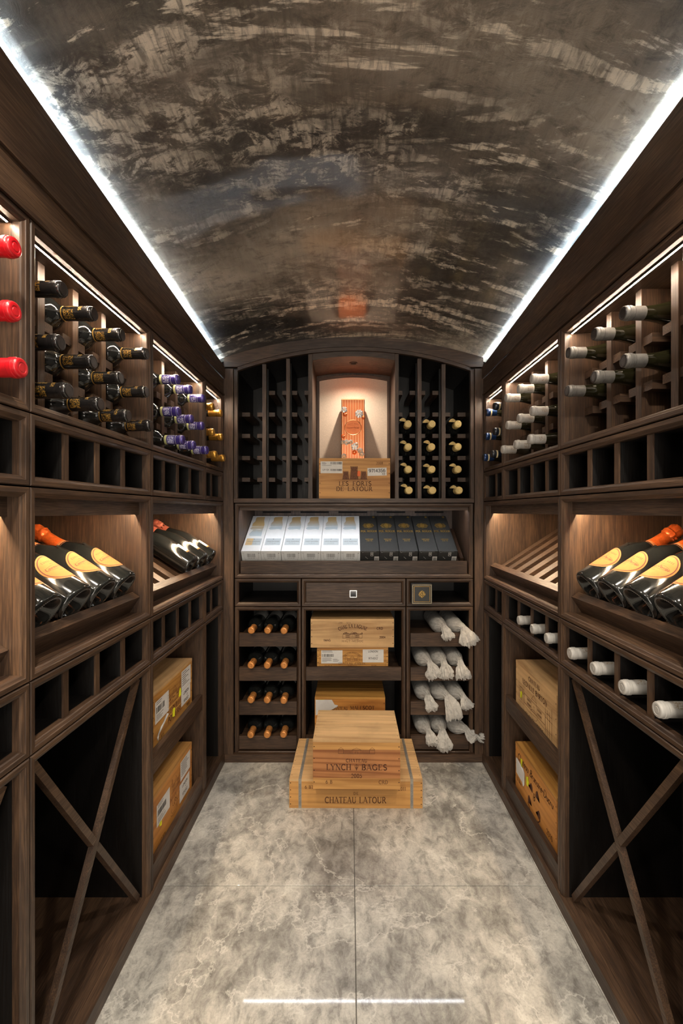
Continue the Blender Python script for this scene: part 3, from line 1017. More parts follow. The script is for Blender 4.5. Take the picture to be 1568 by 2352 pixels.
# lit niche in the middle
NZ = 1.9325
NYB = 2.438
B((N0, 2.170, 1.253), (N1, NYB, arch_z(N0) - .002)).build('niche_side', 'wood_z', up)
B((N2, 2.170, 1.253), (N3, NYB, arch_z(N3) - .002)).build('niche_side', 'wood_z', up)
arch_strip(N1 + .0005, N2 - .0005, lambda x: NZ - .5 * (x - AC) ** 2, lambda x: NZ - .5 * (x - AC) ** 2 + .012, 2.184, NYB).build('niche_soffit', 'wood_x', up)
arch_strip(N1 + .0005, N2 - .0005, lambda x: NZ - .5 * (x - AC) ** 2 + .0005, lambda x: arch_z(x) - .0005, 2.176, 2.1835).build('niche_fascia', 'wood_x', up)
nb = B((N1 + .0005, NYB + .0005, 1.253), (N2 - .0005, NYB + .012, NZ + .01)).build('niche_back', 'wood_z', up)
pa, pb = N1 + .016, N2 - .016
arch_strip(pa, pb, lambda x: 1.256, lambda x: NZ - .026 - .6 * (x - AC) ** 2, NYB - .004, NYB).build('linen_panel', 'linen', up)
for x0, x1 in ((pa - .013, pa - .0005), (pb + .0005, pb + .013)):
    B((x0, NYB - .009, 1.254), (x1, NYB, NZ - .0485)).build('panel_frame', 'wood_z', up)
arch_strip(pa - .013, pb + .013, lambda x: NZ - .0255 - .6 * (x - AC) ** 2, lambda x: NZ - .0135 - .5 * (x - AC) ** 2, NYB - .009, NYB).build('panel_frame', 'wood_x', up)

dl = thing('downlight', 'small round recessed downlight in the niche soffit', 'light', (0.018, 2.275, NZ))
rg = MB().lathe([(.0150, -.0005), (.0150, -.003), (.0190, -.0035), (.0205, -.001), (.0205, 0.0005)], 28, False)
rg.build('trim_ring', 'wood_x', dl, 40, True)
MB().lathe([(.0145, -.0004), (.0145, .0002)], 28).build('lens', 'black_void', dl, local=True)
lamp('niche_spot', 'SPOT', (0.018, 2.275, NZ - .006), (R(-8), 0, 0), P_SPOT, (1.0, 0.83, 0.68), spot_size=R(152), spot_blend=1.0, shadow_soft_size=0.006)

# lit sloping shelf for the gift boxes
bd = thing('gift_box_display', 'wide lit sloping shelf of gift boxes in the end wall', 'display shelf', (0.02, 2.34, LVB[2]))
frame(MK, ULo, UHi, LVB[2], LVB[3], bd)
carcass(MK, ULo, UHi, LVB[2], LVB[3], bd, 0.383)
a, b_ = ULo + FW, UHi - FW
B((a, LVB[3] - .036, .022), (b_, LVB[3] - FW, .034), MK).build('light_valance', 'wood_x', bd)
ls = B((a + .012, LVB[3] - FW - .008, .040), (b_ - .012, LVB[3] - FW - .0005, .054), MK).build('light_strip', 'chrome', bd)
B((a + .014, LVB[3] - FW - .0095, .042), (b_ - .014, LVB[3] - FW - .0081, .052), MK).build('diffuser', 'led_back', ls)
for p0, p1 in ((262, 425), (480, 645), (700, 867), (922, 1087), (1143, 1310)):
    q0, q1 = [((500 + p / 2.529) - 803) * 2.549 / 1045.3 for p in (p0, p1)]
    B((q0, 1.182, .3690), (q1, 1.191, .3708), MK).build('vent_slot', 'black_void', bd)
BDA = R(31)
SU = (math.cos(BDA), math.sin(BDA))
SN = (-math.sin(BDA), math.cos(BDA))
BW, BL = 0.0945, 0.326
# lower front edge of the boxes' upper faces lies at depth .037, height .9966
BP = (.037 - BW * SN[0], .9966 - BW * SN[1])


def bslope(s, n):
    return BP[0] + s * SU[0] + n * SN[0], BP[1] + s * SU[1] + n * SN[1]


def bbar(u0, u1, s0, s1, n0, n1):
    mb = MB()
    pts = []
    for u in (u0, u1):
        for s, n in ((s0, n0), (s1, n0), (s1, n1), (s0, n1)):
            w_, v = bslope(s, n)
            pts.append(MK(u, v, w_))
    mb.add(pts, [(0, 1, 2, 3), (7, 6, 5, 4), (0, 4, 5, 1), (1, 5, 6, 2), (2, 6, 7, 3), (3, 7, 4, 0)])
    return mb


# the ledge stands upright in front of the boxes
B((a + .005, .891, .020), (b_ - .006, .951, .042), MK).build('ledge', 'wood_x', bd)
bbar(a + .001, b_ - .022, .004, .325, -.014, -.0005).build('sloping_board', 'wood_x', bd)
bbar(b_ - .020, b_ - .003, .03, .30, -.014, .030).build('slope_cheek', 'wood_y', bd)

# three drawers' row
DX = ((ULo, -0.2325), (-0.2315, 0.2685), (0.2695, UHi))
dlab = ('empty open pigeonhole left of the drawer, end wall', 'dark wood cabinet with a single drawer, end wall', 'open pigeonhole right of the drawer, holding a black box')
for i, (x0, x1) in enumerate(DX):
    r = unit(MK, 'drawer_cabinet' if i == 1 else 'pigeonhole', dlab[i], 'cabinet', x0, x1, LVB[1], LVB[2], 'row under the gift boxes', dep=.34, black=(i != 1))
    if i == 1:
        dr = B((x0 + FW + .002, LVB[1] + FW + .002, .0075), (x1 - FW - .002, LVB[2] - FW - .002, .0185), MK).build('drawer_front', 'wood_x', r)
        kx, kz = bx(811), EYE - (1363.3 - 1175) / 480
        kb = MB()
        h = .017
        for (p, q) in (((-h, -h), (h, -h + .003)), ((-h, h - .003), (h, h)), ((-h, -h + .003), (-h + .003, h - .003)), ((h - .003, -h + .003), (h, h - .003))):
            kb.box((kx + p[0], kz + p[1], -.010), (kx + q[0], kz + q[1], .0075), MK)
        kb.build('knob', 'chrome', dr)
        B((kx - h + .003, kz - h + .003, -.0085), (kx + h - .003, kz + h - .003, .007), MK).build('knob_inlay', 'knob_face', dr)

TOPS = (0.607, 0.443, 0.2795, 0.115)
llab = ('open cabinet of four trays with copper capped bottles, end wall', 'open cabinet holding wooden cases between the bottle trays', 'open cabinet of four trays with tissue wrapped bottles')
for i, (x0, x1) in enumerate(DX):
    r = unit(MK, 'tray_cabinet' if i != 1 else 'case_shelf_cabinet', llab[i], 'cabinet', x0, x1, LVB[0], LVB[1], 'lower end wall cabinets', dep=.36, black=True)
    a, b_ = x0 + FW + .002, x1 - FW - .002
    for z in (TOPS if i != 1 else (.444, .115)):
        tf = B((a, z - .064, .004), (b_, z, .020), MK).build('tray_front', 'wood_x', r)
        B((a, z - (.030 if i != 1 else .042), .0205), (b_, z - (.0165 if i != 1 else .030), .335), MK).build('tray_base', 'wood_x', r)

# ------------------------------------------------------------------ bottles
KIT = {}


def cyl_patch(r, s0, s1, z0, z1, n=8, shape=None):
    """patch bent round a bottle of radius r, centred on the local +X side"""
    mb = MB()
    for j in range(n + 1):
        for i in range(n + 1):
            s = s0 + (s1 - s0) * i / n
            z = z0 + (z1 - z0) * j / n
            a = s / r
            mb.v.append((r * math.cos(a), r * math.sin(a), z))
    for j in range(n):
        for i in range(n):
            p = j * (n + 1) + i
            mb.f.append((p, p + 1, p + n + 2, p + n + 1))
    return mb


def cyl_disc(r, cz, rad, n=28, rings=6, squash=1.0, r0=0.0):
    mb = MB()
    for j in range(rings + 1):
        q = r0 + (rad - r0) * j / rings
        for k in range(n):
            t = 2 * math.pi * k / n
            s, z = q * math.cos(t), cz + q * math.sin(t) * squash
            mb.v.append((r * math.cos(s / r), r * math.sin(s / r), z))
    for j in range(rings):
        for k in range(n):
            k2 = (k + 1) % n
            mb.f.append((j * n + k, j * n + k2, (j + 1) * n + k2, (j + 1) * n + k))
    return mb


def kit(kind, parts):
    """parts: (name, mesh builder, material, smooth angle, parent part index or None)"""
    KIT[kind] = [(n, mb.mesh(kind + '_' + n, mt, sm), par) for n, mb, mt, sm, par in parts]


def place(kind, loc, axis, up, label, group, name='wine_bottle', cat='bottle', spin=0.0):
    r = thing(name, label, cat, loc, group)
    z = Vector(axis).normalized()
    x = Vector(up) - z * Vector(up).dot(z)
    x.normalize()
    y = z.cross(x)
    m = Matrix((x, y, z)).transposed()
    if spin:
        m = m @ Matrix.Rotation(spin, 3, 'Z')
    r.rotation_euler = m.to_euler()
    made = []
    for n, me, par in KIT[kind]:
        o = bpy.data.objects.new(n, me)
        COL.objects.link(o)
        o.parent = r if par is None else made[par]
        made.append(o)
    return r


BORD = [(0.0, .014), (.016, .010), (.028, .002), (.033, 0), (.0362, .002), (.0375, .007), (.0375, .186), (.0370, .196), (.0352, .204), (.0315, .2115),
        (.026, .2180), (.0205, .2235), (.0172, .2295), (.0155, .2370), (.0148, .2450), (.0146, .2850), (.0146, .2990), (.0, .2990)]
BURG = [(0.0, .016), (.018, .010), (.032, .002), (.036, 0), (.0388, .002), (.0400, .007), (.0400, .130), (.0390, .146), (.0365, .160), (.0335, .174),
        (.0290, .189), (.0245, .205), (.0205, .221), (.0175, .237), (.0158, .252), (.0150, .270), (.0148, .2990), (.0, .2990)]


def capsule(z0, r=.0156, top=.302):
    return [(r + .0004, z0), (r + .0002, z0 + .004), (r - .0002, top - .019), (r - .0002, top - .018), (r + .0012, top - .0165), (r + .0014, top - .0095), (r + .0004, top - .0085),
            (r + .0002, top - .0035), (r - .0012, top - .0008), (r - .003, top), (.0098, top), (.0092, top - .0007), (.0070, top - .0007), (.0064, top), (0.0, top)]


def ring(r, z0, z1):
    return MB().lathe([(r - .0004, z0), (r, z0 + .0004), (r, z1 - .0004), (r - .0004, z1)], 28, False)


G_ = MB().lathe
kit('black', [('glass', MB().lathe(BORD), 'glass_dark', 40, None), ('capsule', MB().lathe(capsule(.232)), 'cap_black', 40, None),
              ('gold_band', ring(.0164, .2330, .2358), 'gold_print', 40, 1), ('gold_crest', cyl_patch(.0162, -.011, .011, .240, .263), 'crest_gold', 40, 1),
              ('gold_crest', cyl_patch(.0162, .018, .040, .240, .263), 'crest_gold', 40, 1),
              ('gold_script', cyl_patch(.0161, -.020, .020, .2725, .2800), 'crest_gold', 40, 1),
              ('capsule_end', MB().lathe([(.0135, .3020), (.0135, .3026), (.0110, .3028), (.0105, .3023), (.0, .3023)], 24), 'cap_end_dark', 40, 1)])
kit('purple', [('glass', MB().lathe(BORD), 'glass_dark', 40, None), ('capsule', MB().lathe(capsule(.240)), 'cap_purple', 40, None),
               ('lime_band', ring(.0166, .2395, .2475), 'band_lime', 40, 1), ('silver_crest', cyl_patch(.0163, -.013, .013, .251, .272), 'crest_silver', 40, 1),
               ('silver_crest', cyl_patch(.0163, .018, .044, .251, .272), 'crest_silver', 40, 1),
               ('silver_ring', ring(.0162, .2765, .2780), 'silver_print', 40, 1), ('silver_ring', ring(.0166, .2930, .2942), 'silver_print', 40, 1)])
kit('gold', [('glass', MB().lathe(BORD), 'glass_dark', 40, None), ('capsule', MB().lathe(capsule(.240)), 'cap_gold', 40, None),
             ('dark_band', ring(.0165, .2395, .2425), 'cap_black', 40, 1), ('dark_band', ring(.0162, .2790, .2802), 'ink_brown', 40, 1)])
kit('red', [('glass', MB().lathe(BORD), 'glass_dark', 40, None), ('capsule', MB().lathe(capsule(.232, .0164)), 'cap_red', 40, None)])
kit('grey', [('glass', MB().lathe(BURG), 'glass_olive', 40, None), ('capsule', MB().lathe(capsule(.236)[:10] + [(0, .302)]), 'cap_grey', 40, None),
             ('capsule_end', MB().lathe([(.0148, .3012), (.0140, .3026), (.0105, .3030), (.0100, .3024), (.0, .3024)], 24), 'cap_end_dark', 40, 1),
             ('groove', ring(.01575, .2800, .2806), 'cap_end_dark', 40, 1)])
kit('white', [('glass', MB().lathe(BURG), 'glass_olive', 40, None), ('capsule', MB().lathe(capsule(.246, .0160)), 'cap_white', 40, None),
              ('faint_crest', cyl_patch(.0166, -.009, .009, .253, .272), 'crest_faint', 40, 1), ('faint_crest', cyl_patch(.0166, .018, .036, .253, .272), 'crest_faint', 40, 1),
              ('groove', ring(.0162, .2500, .2506), 'ink_grey', 40, 1)])
kit('navy', [('glass', MB().lathe(BURG), 'glass_olive', 40, None), ('capsule', MB().lathe(capsule(.236)), 'cap_navy', 40, None),
             ('pale_band', ring(.0162, .2770, .2830), 'label_cream', 40, 1), ('capsule_end', MB().lathe([(.0148, .3012), (.0140, .3026), (.0, .3026)], 24), 'cap_end_dark', 40, 1)])
kit('night', [('glass', MB().lathe(BURG), 'glass_olive', 40, None), ('capsule', MB().lathe(capsule(.236)), 'cap_night', 40, None),
              ('pale_band', ring(.0162, .2770, .2830), 'label_cream', 40, 1), ('capsule_end', MB().lathe([(.0148, .3012), (.0140, .3026), (.0, .3026)], 24), 'cap_end_dark', 40, 1)])
tag = MB()
for i in range(7):
    t = i / 6
    rr = .0185 + .012 * math.sin(t * math.pi * .6)
    an = 1.15
    for q in (-.009, .009):
        wq = q * math.sin(math.pi * (.18 + .72 * t))
        tag.v.append((.013 + .005 * math.sin(3 * t) + wq * .8, .012 + .030 * t, .298 - .006 * t + wq * .6))
for i in range(6):
    tag.f.append((2 * i, 2 * i + 1, 2 * i + 3, 2 * i + 2))
kit('wax', [('glass', MB().lathe(BORD), 'glass_dark', 40, None), ('wax_capsule', MB().lathe(capsule(.244, .0168)), 'cap_wax', 40, None),
            ('neck_tag', tag, 'paper_gold', 40, None)])
kit('copper', [('glass', MB().lathe(BORD), 'glass_dark', 40, None), ('capsule', MB().lathe(capsule(.238)), 'cap_copper', 40, None),
               ('groove', ring(.0161, .2800, .2812), 'ink_soft', 40, 1), ('label', cyl_patch(.0379, -.045, .045, .03, .12), 'paper', 40, None)])
ROSE = [(0.0, .034), (.012, .030), (.022, .021), (.031, .008), (.0345, .0035), (.0375, .0008), (.0405, 0), (.0435, .0006), (.0460, .0022), (.0478, .0048), (.0487, .0085), (.0490, .013), (.0490, .040), (.0484, .110), (.0472, .135), (.0440, .155), (.0380, .174),
        (.0300, .190), (.0230, .203), (.0185, .218), (.0165, .235), (.0155, .270), (.0, .272)]
FOIL = [(.0200, .214), (.0186, .222), (.0176, .235), (.0170, .256), (.0170, .262), (.0196, .266), (.0192, .271), (.0205, .276), (.0188, .281), (.0200, .288), (.0195, .296), (.0170, .302), (.0120, .305), (0, .3055)]


def wob(prof, amp, seg=28, z0=.262):
    mb = MB().lathe(prof, seg)
    rr = random.Random(3)
    out = []
    for x, y, z in mb.v:
        k = 1 + (amp * (rr.random() - .5) if z > z0 else 0)
        out.append((x * k, y * k, z))
    mb.v = out
    return mb


lt = MB()
RL = .0495
PB = lambda s, z: (RL * math.cos(s / RL), RL * math.sin(s / RL), z)
text(lt, 'Laurent-Perrier', 0, .083, .0075, PB, heavy=.2, thin=.12, slant=.15)
text(lt, 'CUVEE ROSE', 0, .105, .0042, PB, sp=.5, heavy=.2, thin=.14, serif=False)
fine(lt, 0, .0975, .020, .0022, PB)
fine(lt, 0, .072, .014, .0024, PB)
for k in range(26):
    t0, t1 = 2 * math.pi * k / 26, 2 * math.pi * (k + 1) / 26
    strokes(lt, [(.0335 * math.cos(t0), .086 + .0070 * math.sin(t0)), (.0335 * math.cos(t1), .086 + .0070 * math.sin(t1))], .0006, PB)
kn = MB()
for k in range(60):
    a0, a1 = 2 * math.pi * k / 60, 2 * math.pi * (k + .55) / 60
    kn.add([(q * math.cos(w__), q * math.sin(w__), z) for q, w__, z in ((.0398, a0, -.0004), (.0424, a0, -.0001), (.0424, a1, -.0001), (.0398, a1, -.0004))], [(0, 1, 2, 3)])
nl = MB()
PN = lambda s_, z: ((.0213 + (.2105 - z) * .28) * math.cos(s_ / .021), (.0213 + (.2105 - z) * .28) * math.sin(s_ / .021), z)
for k in (-1, 0, 1):
    text(nl, 'Laurent-Perrier', k * .044, .2070, .0045, PN, heavy=.2, thin=.12, slant=.15)
    for zz in (.2055, .2140):
        strokes(nl, [(k * .044 - .022 + .044 * i / 8, zz) for i in range(9)], .0005, PN)
nl.marks = []
kit('rose', [('glass', MB().lathe(ROSE, 56), 'glass_dark', 60, None), ('foil', wob(FOIL, .19), 'foil_orange', 28, None),
             ('neck_label', MB().lathe([(.0232, .2045), (.0220, .206), (.0200, .2150), (.0197, .2155)], 28, False), 'label_peach', 40, None),
             ('label', cyl_disc(.04925, .086, .044, 40), 'label_peach', 40, None),
             ('label_border', cyl_disc(.04935, .086, .0410, 40, 1, 1.0, .0385), 'label_brown', 40, 3),
             ('label_print', lt, 'label_brown', None, 3),
             ('shoulder_crest', cyl_disc(.0440, .1585, .0085, 16, 2), 'glass_dark', 40, None), ('heel_knurl', kn, 'ink_grey', None, 0), ('neck_print', nl, 'label_brown', None, 2)])
CHAM = [(0.0, .034), (.011, .030), (.020, .021), (.028, .008), (.0315, .0035), (.0350, .0008), (.0375, 0), (.0403, .0006), (.0423, .0022), (.0437, .0048), (.0443, .0085), (.0445, .013), (.0445, .140), (.0430, .160), (.0385, .180), (.0320, .198), (.0250, .216), (.0200, .232), (.0172, .250), (.0160, .275), (0, .277)]
FOI2 = [(r + (.0012 if z < .24 else 0), z + .008) for r, z in FOIL]
kit('champagne', [('glass', MB().lathe(CHAM, 56), 'glass_dark', 60, None), ('foil', wob(FOI2, .19), 'foil_pink', 28, None),
                  ('label', cyl_patch(.0448, -.028, .028, .040, .092), 'paper', 40, None), ('label_stripe', cyl_patch(.0449, -.028, .028, .040, .047), 'label_peach', 40, 2)])

ORD = ('nearest', 'second', 'third', 'farthest')
ROWN = ('top', 'middle', 'bottom')


def rack_bottles(side, bay, kind, rows, cols, desc, group, tip, out=0.0, two=False):
    """bottles lying neck out on the pegs"""
    sx = 1 if side == 'left' else -1
    rad = .0375 if kind in ('black', 'purple', 'gold', 'red') else .0400
    for ri in rows:
        for ci in cols:
            u = COLS[(side, bay)][ci]
            lift = math.sqrt(rad ** 2 - .0175 ** 2)
            z = (LV[4] + .228 + lift, LV[4] + .119 + lift, LV[4] + FW + rad)[ri]
            k = kind
            if kind == 'navy' and ci == 0:
                k = 'night'
            t = tip + (.013 if ri == 2 else 0) * sx + random.uniform(-.003, .003)
            base = (t - sx * .302, u + (random.uniform(-.002, .002) if ri < 2 else 0), z + (.0015 if ri < 2 else .0003))
            n = len(cols)
            pos = ORD[ci] if n == 4 else (('nearest', 'middle', 'farthest')[cols.index(ci)] if n == 3 else (('nearer', 'farther')[cols.index(ci)] if n == 2 else 'only'))
            lab = '%s, %s row%s, %s wall' % (desc, ROWN[ri], '' if pos == 'only' else ', %s of %d' % (pos, n), side)
            place(k, base, (sx, 0, 0), (0, 0, 1), lab, group, spin=random.uniform(-.35, .35) + (0 if side == 'left' else -3.3))


rack_bottles('left', 0, 'red', (0, 1, 2), (3,), 'wine bottle with bright red cap', 'red capped bottles', -.566)
rack_bottles('left', 1, 'black', (0, 1, 2), (0, 1, 2, 3), 'dark bottle with gold crested black cap', 'black and gold capped bottles', -.578)
rack_bottles('left', 2, 'purple', (0, 1, 2), (1, 2, 3), 'dark bottle with purple cap', 'purple capped bottles', -.578)
rack_bottles('left', 3, 'gold', (0, 1, 2), (0, 1), 'dark bottle with gold cap', 'gold capped bottles', -.580)
rack_bottles('right', 1, 'grey', (0, 1), (1, 2, 3), 'dark bottle with matte grey cap', 'grey capped bottles', .618)
rack_bottles('right', 2, 'white', (0, 1, 2), (1, 2, 3), 'dark bottle with white cap', 'white capped bottles on pegs', .618)
rack_bottles('right', 3, 'navy', (0, 1, 2), (0, 1), 'dark bottle with navy banded cap', 'navy capped bottles', .618)

for k, us in ((1, (.918, 1.036, 1.160, 1.283)), (2, (1.4365, 1.550, 1.673))):
    for i, u in enumerate(us):
        lab = 'white capped bottle in the lower right cubbies, %s of the %s' % (('nearest', 'second', 'third', 'farthest')[i] if k == 1 else ('nearest', 'middle', 'farthest')[i],
                                                                            'four above the lattice' if k == 1 else 'three above the cases')
        place('white', (.618 + .302, u, LV[1] + FW + .0403), (-1, 0, 0), (0, 0, 1), lab, 'white capped bottles in cubbies', spin=random.uniform(-.6, .6))

for side, M, sx in (('left', ML, 1), ('right', MR, -1)):
    for i, u in enumerate((.938, 1.049, 1.160, 1.272)):
        w_, v = on_slope(LV[2], .0005, .0492)
        place('rose', M(u, v, w_), (-sx * DD[0], 0, DD[1]), (-sx * DN[0], 0, DN[1]),
              'orange foiled champagne bottle with round peach label, %s of four, %s wall' % (ORD[i], side), 'peach labelled champagne', 'champagne_bottle', spin=0.0)
for i, u in enumerate((1.815, 1.945, 2.070)):
    w_, v = on_slope(LV[2], .0005, .0448)
    place('champagne', ML(u, v, w_), (-DD[0], 0, DD[1]), (-DN[0], 0, DN[1]),
          'pink foiled champagne bottle with small white label, %s of three' % ('nearest', 'middle', 'farthest')[i], 'white labelled champagne', 'champagne_bottle', spin=.25)

cw = ('left', 'middle', 'right')
for ri, z in enumerate((1.565 + .0105 + .0332, 1.4556 + .0105 + .0332, 1.348 + .0105 + .0332, 1.2528 + .0376)):
    for ci in range(3):
        c = KCOL[3 + ci]
        rn = ('top', 'second', 'third', 'bottom')[ri]
        place('wax', (c + random.uniform(-.001, .001), 2.168 + .302 - (.02 if ri == 3 else 0), z), (0, -1, 0), (0, 0, 1),
              'cream capped bottle in the end wall rack, %s row, %s column' % (rn, cw[ci]), 'cream capped bottles', spin=random.uniform(-.25, .15))
for ri, tz in enumerate(TOPS):
    for ci, x in enumerate((-.466, -.3885, -.311)):
        rn = ('top', 'second', 'third', 'bottom')[ri]
        dip = .0 if not (ri == 0 and ci == 2) else -.01
        z = tz - .0165 + .0377
        place('copper', (x + random.uniform(-.0006, .0006), 2.142 + .302 + random.uniform(-.006, .006), z), (random.uniform(-.012, .004), -1, 0), (0, 0, 1),
              'copper capped bottle, %s tray, %s of three, end wall' % (rn, cw[ci]), 'copper capped bottles')

# tissue-wrapped bottles in the right hand trays
WR = [(0, 1, .030, .020, .8), (0, 2, .052, .036, 1.35), (1, 0, .050, .030, 1.12), (1, 1, .052, .016, 1.0), (1, 2, .050, .014, 1.1),
      (2, 0, .040, .022, .85), (2, 1, .082, .040, 1.15), (2, 2, .028, .030, .95), (3, 0, .036, .024, .95), (3, 1, .060, .006, 1.15), (3, 2, .012, .062, 1.2)]
WX = (.358, .4375, .517)
shape_word = {(0, 1): 'a short folded tip', (0, 2): 'a big crumpled rosette', (1, 0): 'a wide crumpled tip', (1, 1): 'a blunt folded tip', (1, 2): 'a smooth rounded tip',
              (2, 0): 'a small split tip', (2, 1): 'a long drooping tail', (2, 2): 'a forked tip', (3, 0): 'a sideways fold', (3, 1): 'a broad spoon-like tip', (3, 2): 'a tail sticking out right'}
for ri, ci, drop, dx, sz in WR:
    x, zc = WX[ci], TOPS[ri] - .0165 + .0395
    rr = random.Random(ri * 10 + ci)
    root = thing('wrapped_bottle', 'bottle in white tissue with %s, %s tray' % (shape_word[(ri, ci)], ('top', 'second', 'third', 'bottom')[ri]),
                 'bottle', (x, 2.46, zc - .0395), 'tissue wrapped bottles')
    gb = MB().lathe([(r * .96, z) for r, z in BORD], 24)
    gb.v = [(a_, -b2, c_) for a_, c_, b2 in [(p[0], p[1], p[2]) for p in gb.v]]
    gb.v = [(p[0] * .98, p[1], p[2] * .98 + .0395) for p in gb.v]
    gb.v = [(p[0] + .0001, p[1] if p[1] > -.235 else -.235, p[2]) for p in gb.v]
    gb.build('glass', 'glass_dark', root, 40, True)
    # path of the wrap: (y, x offset, z offset, radius)
    e = drop
    path = [(2.455, 0, 0, .030), (2.452, 0, 0, .0385), (2.40, 0, 0, .0390), (2.33, 0, 0, .0390), (2.262, 0, .0, .0388), (2.242, dx * .05, .0, .0378), (2.226, dx * .14, .001, .0345),
            (2.212, dx * .28, .003, .0290), (2.199, dx * .44, .006, .0225), (2.187, dx * .60, .008, .0172), (2.175, dx * .72, .006, .0140), (2.164, dx * .85, -.002 - e * .04, .0150),
            (2.155, dx * 1.00, -.008 - e * .20, .0200 * sz), (2.149, dx * 1.14, -.010 - e * .42, .0250 * sz), (2.147, dx * 1.26, -.011 - e * .66, .0270 * sz),
            (2.149, dx * 1.36, -.011 - e * .88, .0255 * sz), (2.151, dx * 1.42, -.011 - e * 1.02, .0215 * sz)]
    if ri == 3 and ci == 2:
        path[-4] = (2.150, dx * 1.05, -.018, .024)
        path[-3] = (2.147, dx * 1.30, -.016, .020)
        path[-2] = (2.146, dx * 1.55, -.014, .017)
        path[-1] = (2.146, dx * 1.80, -.018, .015)
    seg = 72
    tm = MB()
    for k, (y, ox, oz, r) in enumerate(path):
        p = Vector((x + ox, y, zc + oz))
        q0 = path[max(0, k - 1)]
        q1 = path[min(len(path) - 1, k + 1)]
        d = Vector((q1[1] - q0[1], q1[0] - q0[0], q1[2] - q0[2])).normalized()
        sa = Vector((1, 0, 0)) - d * d.x
        sa.normalize()
        sb = d.cross(sa)
        late = k >= 11
        fold = 0.0 if k < 4 else min(1.0, (k - 3) / 6.0)
        for i in range(seg):
            an = 2 * math.pi * i / seg
            tri = abs(((an * 11 / (2 * math.pi) + .25 * math.sin(an * 2 + ri + ci) + k * .05) % 1) - .5) * 4 - 1      # sharp pleats gathered at the twist
            nz = noise.noise(Vector((math.cos(an) * 2.0 + ri * 7, math.sin(an) * 2.0 + ci * 5, k * .33)))
            nf = noise.noise(Vector((math.cos(an) * 5.0 + ri * 3, math.sin(an) * 5.0 + ci * 9, k * .80)))
            f = 1 + fold * (.075 * tri * (1.0 if not late else 1.5) + (.30 if not late else .55) * nz * (.35 if not late else 1) + (.06 if not late else .22) * nf)
            fl_ = (.48 if late else 1.0)
            v = p + sa * (math.cos(an) * r * f * (1.12 if late else 1)) + sb * (math.sin(an) * r * f * fl_)
            if late:
                v += d * (.012 * nf) + Vector((.006 * nf, 0, .006 * nz))
            if k == len(path) - 1:
                v += d * (.016 * noise.noise(Vector((math.cos(an) * 3, math.sin(an) * 3, ri + ci * 3.3))) + .004 * tri)
            v.y = min(v.y, 2.4565) if not late else min(v.y, 2.176)
            tm.v.append(tuple(v))
    n = len(path)
    for k in range(n - 1):
        for i in range(seg):
            i2 = (i + 1) % seg
            tm.f.append((k * seg + i, k * seg + i2, (k + 1) * seg + i2, (k + 1) * seg + i))
    tm.build('tissue_wrap', 'tissue', root, 24)


# ------------------------------------------------------------------ wooden wine cases
def case(name, label, loc, rz, W, H, D, front, side, lid, planks=2, nails=True, group='wooden wine cases', lidboards=None, rim=.010):
    """nailed wooden case; the printed front looks along local -Y"""
    r = thing(name, label, 'wooden case', loc, group)
    r.rotation_euler = (0, 0, rz)
    t = .009
    hw = W / 2
    def bb(a, b_, nm, mt, rnd=0):
        o = B(a, b_).build(nm, mt, r, local=True)
        return o
    bb((-hw, 0, 0), (hw, t, H - rim), 'front_panel', front)
    bb((-hw, D - t, 0), (hw, D, H - rim), 'back_panel', front)
    bb((-hw, t, 0), (-hw + t, D - t, H - rim), 'side_panel', side)
    bb((hw - t, t, 0), (hw, D - t, H - rim), 'side_panel', side)
    bb((-hw + t, t, .001), (hw - t, D - t, .009), 'bottom_panel', front)
    gp = .0012
    for k in range(planks):
        y0 = D * k / planks + (gp if k else -.0006)
        y1 = D * (k + 1) / planks - (gp if k < planks - 1 else 0)
        bb((-hw + .0004 * k, y0, H - rim + .0004), (hw - .0006 * k, y1, H - .0004 * (k % 2)), 'lid_board', lid)
    if nails:
        nm = MB()
        for sx in (-1, 1):
            for k in range(4):
                z = H * (.14 + .24 * k)
                poly(nm, [(sx * (hw - .005) + .0022 * math.cos(q * math.pi / 4), z + .0022 * math.sin(q * math.pi / 4)) for q in range(8)], lambda x, z: (x, -.0004, z))
            for k in range(2 * planks):
                y = D * (k + .5) / (2 * planks)
                poly(nm, [(sx * (hw - .007) + .0018 * math.cos(q * math.pi / 4), y + .0018 * math.sin(q * math.pi / 4)) for q in range(8)], lambda x, y_: (x, y_, H + .0003))
        o = nm.build('nail_heads', 'burnt', r, local=True)
        o['kind'] = 'stuff'
    return r


PF = lambda x, z: (x, -.0007, z)
PS = lambda x, z: (x, -.0013, z)


def pr(root, mb, name, mat):
    if len(mb.marks) > 1:                       # one object for each printed line
        mk = mb.marks + [(len(mb.v), len(mb.f))]
        mk[0] = (0, 0)
        o = None
        for (v0, f0), (v1, f1) in zip(mk, mk[1:]):
            q = MB()
            q.v = mb.v[v0:v1]
            q.f = [tuple(i - v0 for i in f) for f in mb.f[f0:f1]]
            if q.f:
                o2 = q.build(name, mat, root, local=True)
                o = o or o2
        return o
    return mb.build(name, mat, root, local=True)


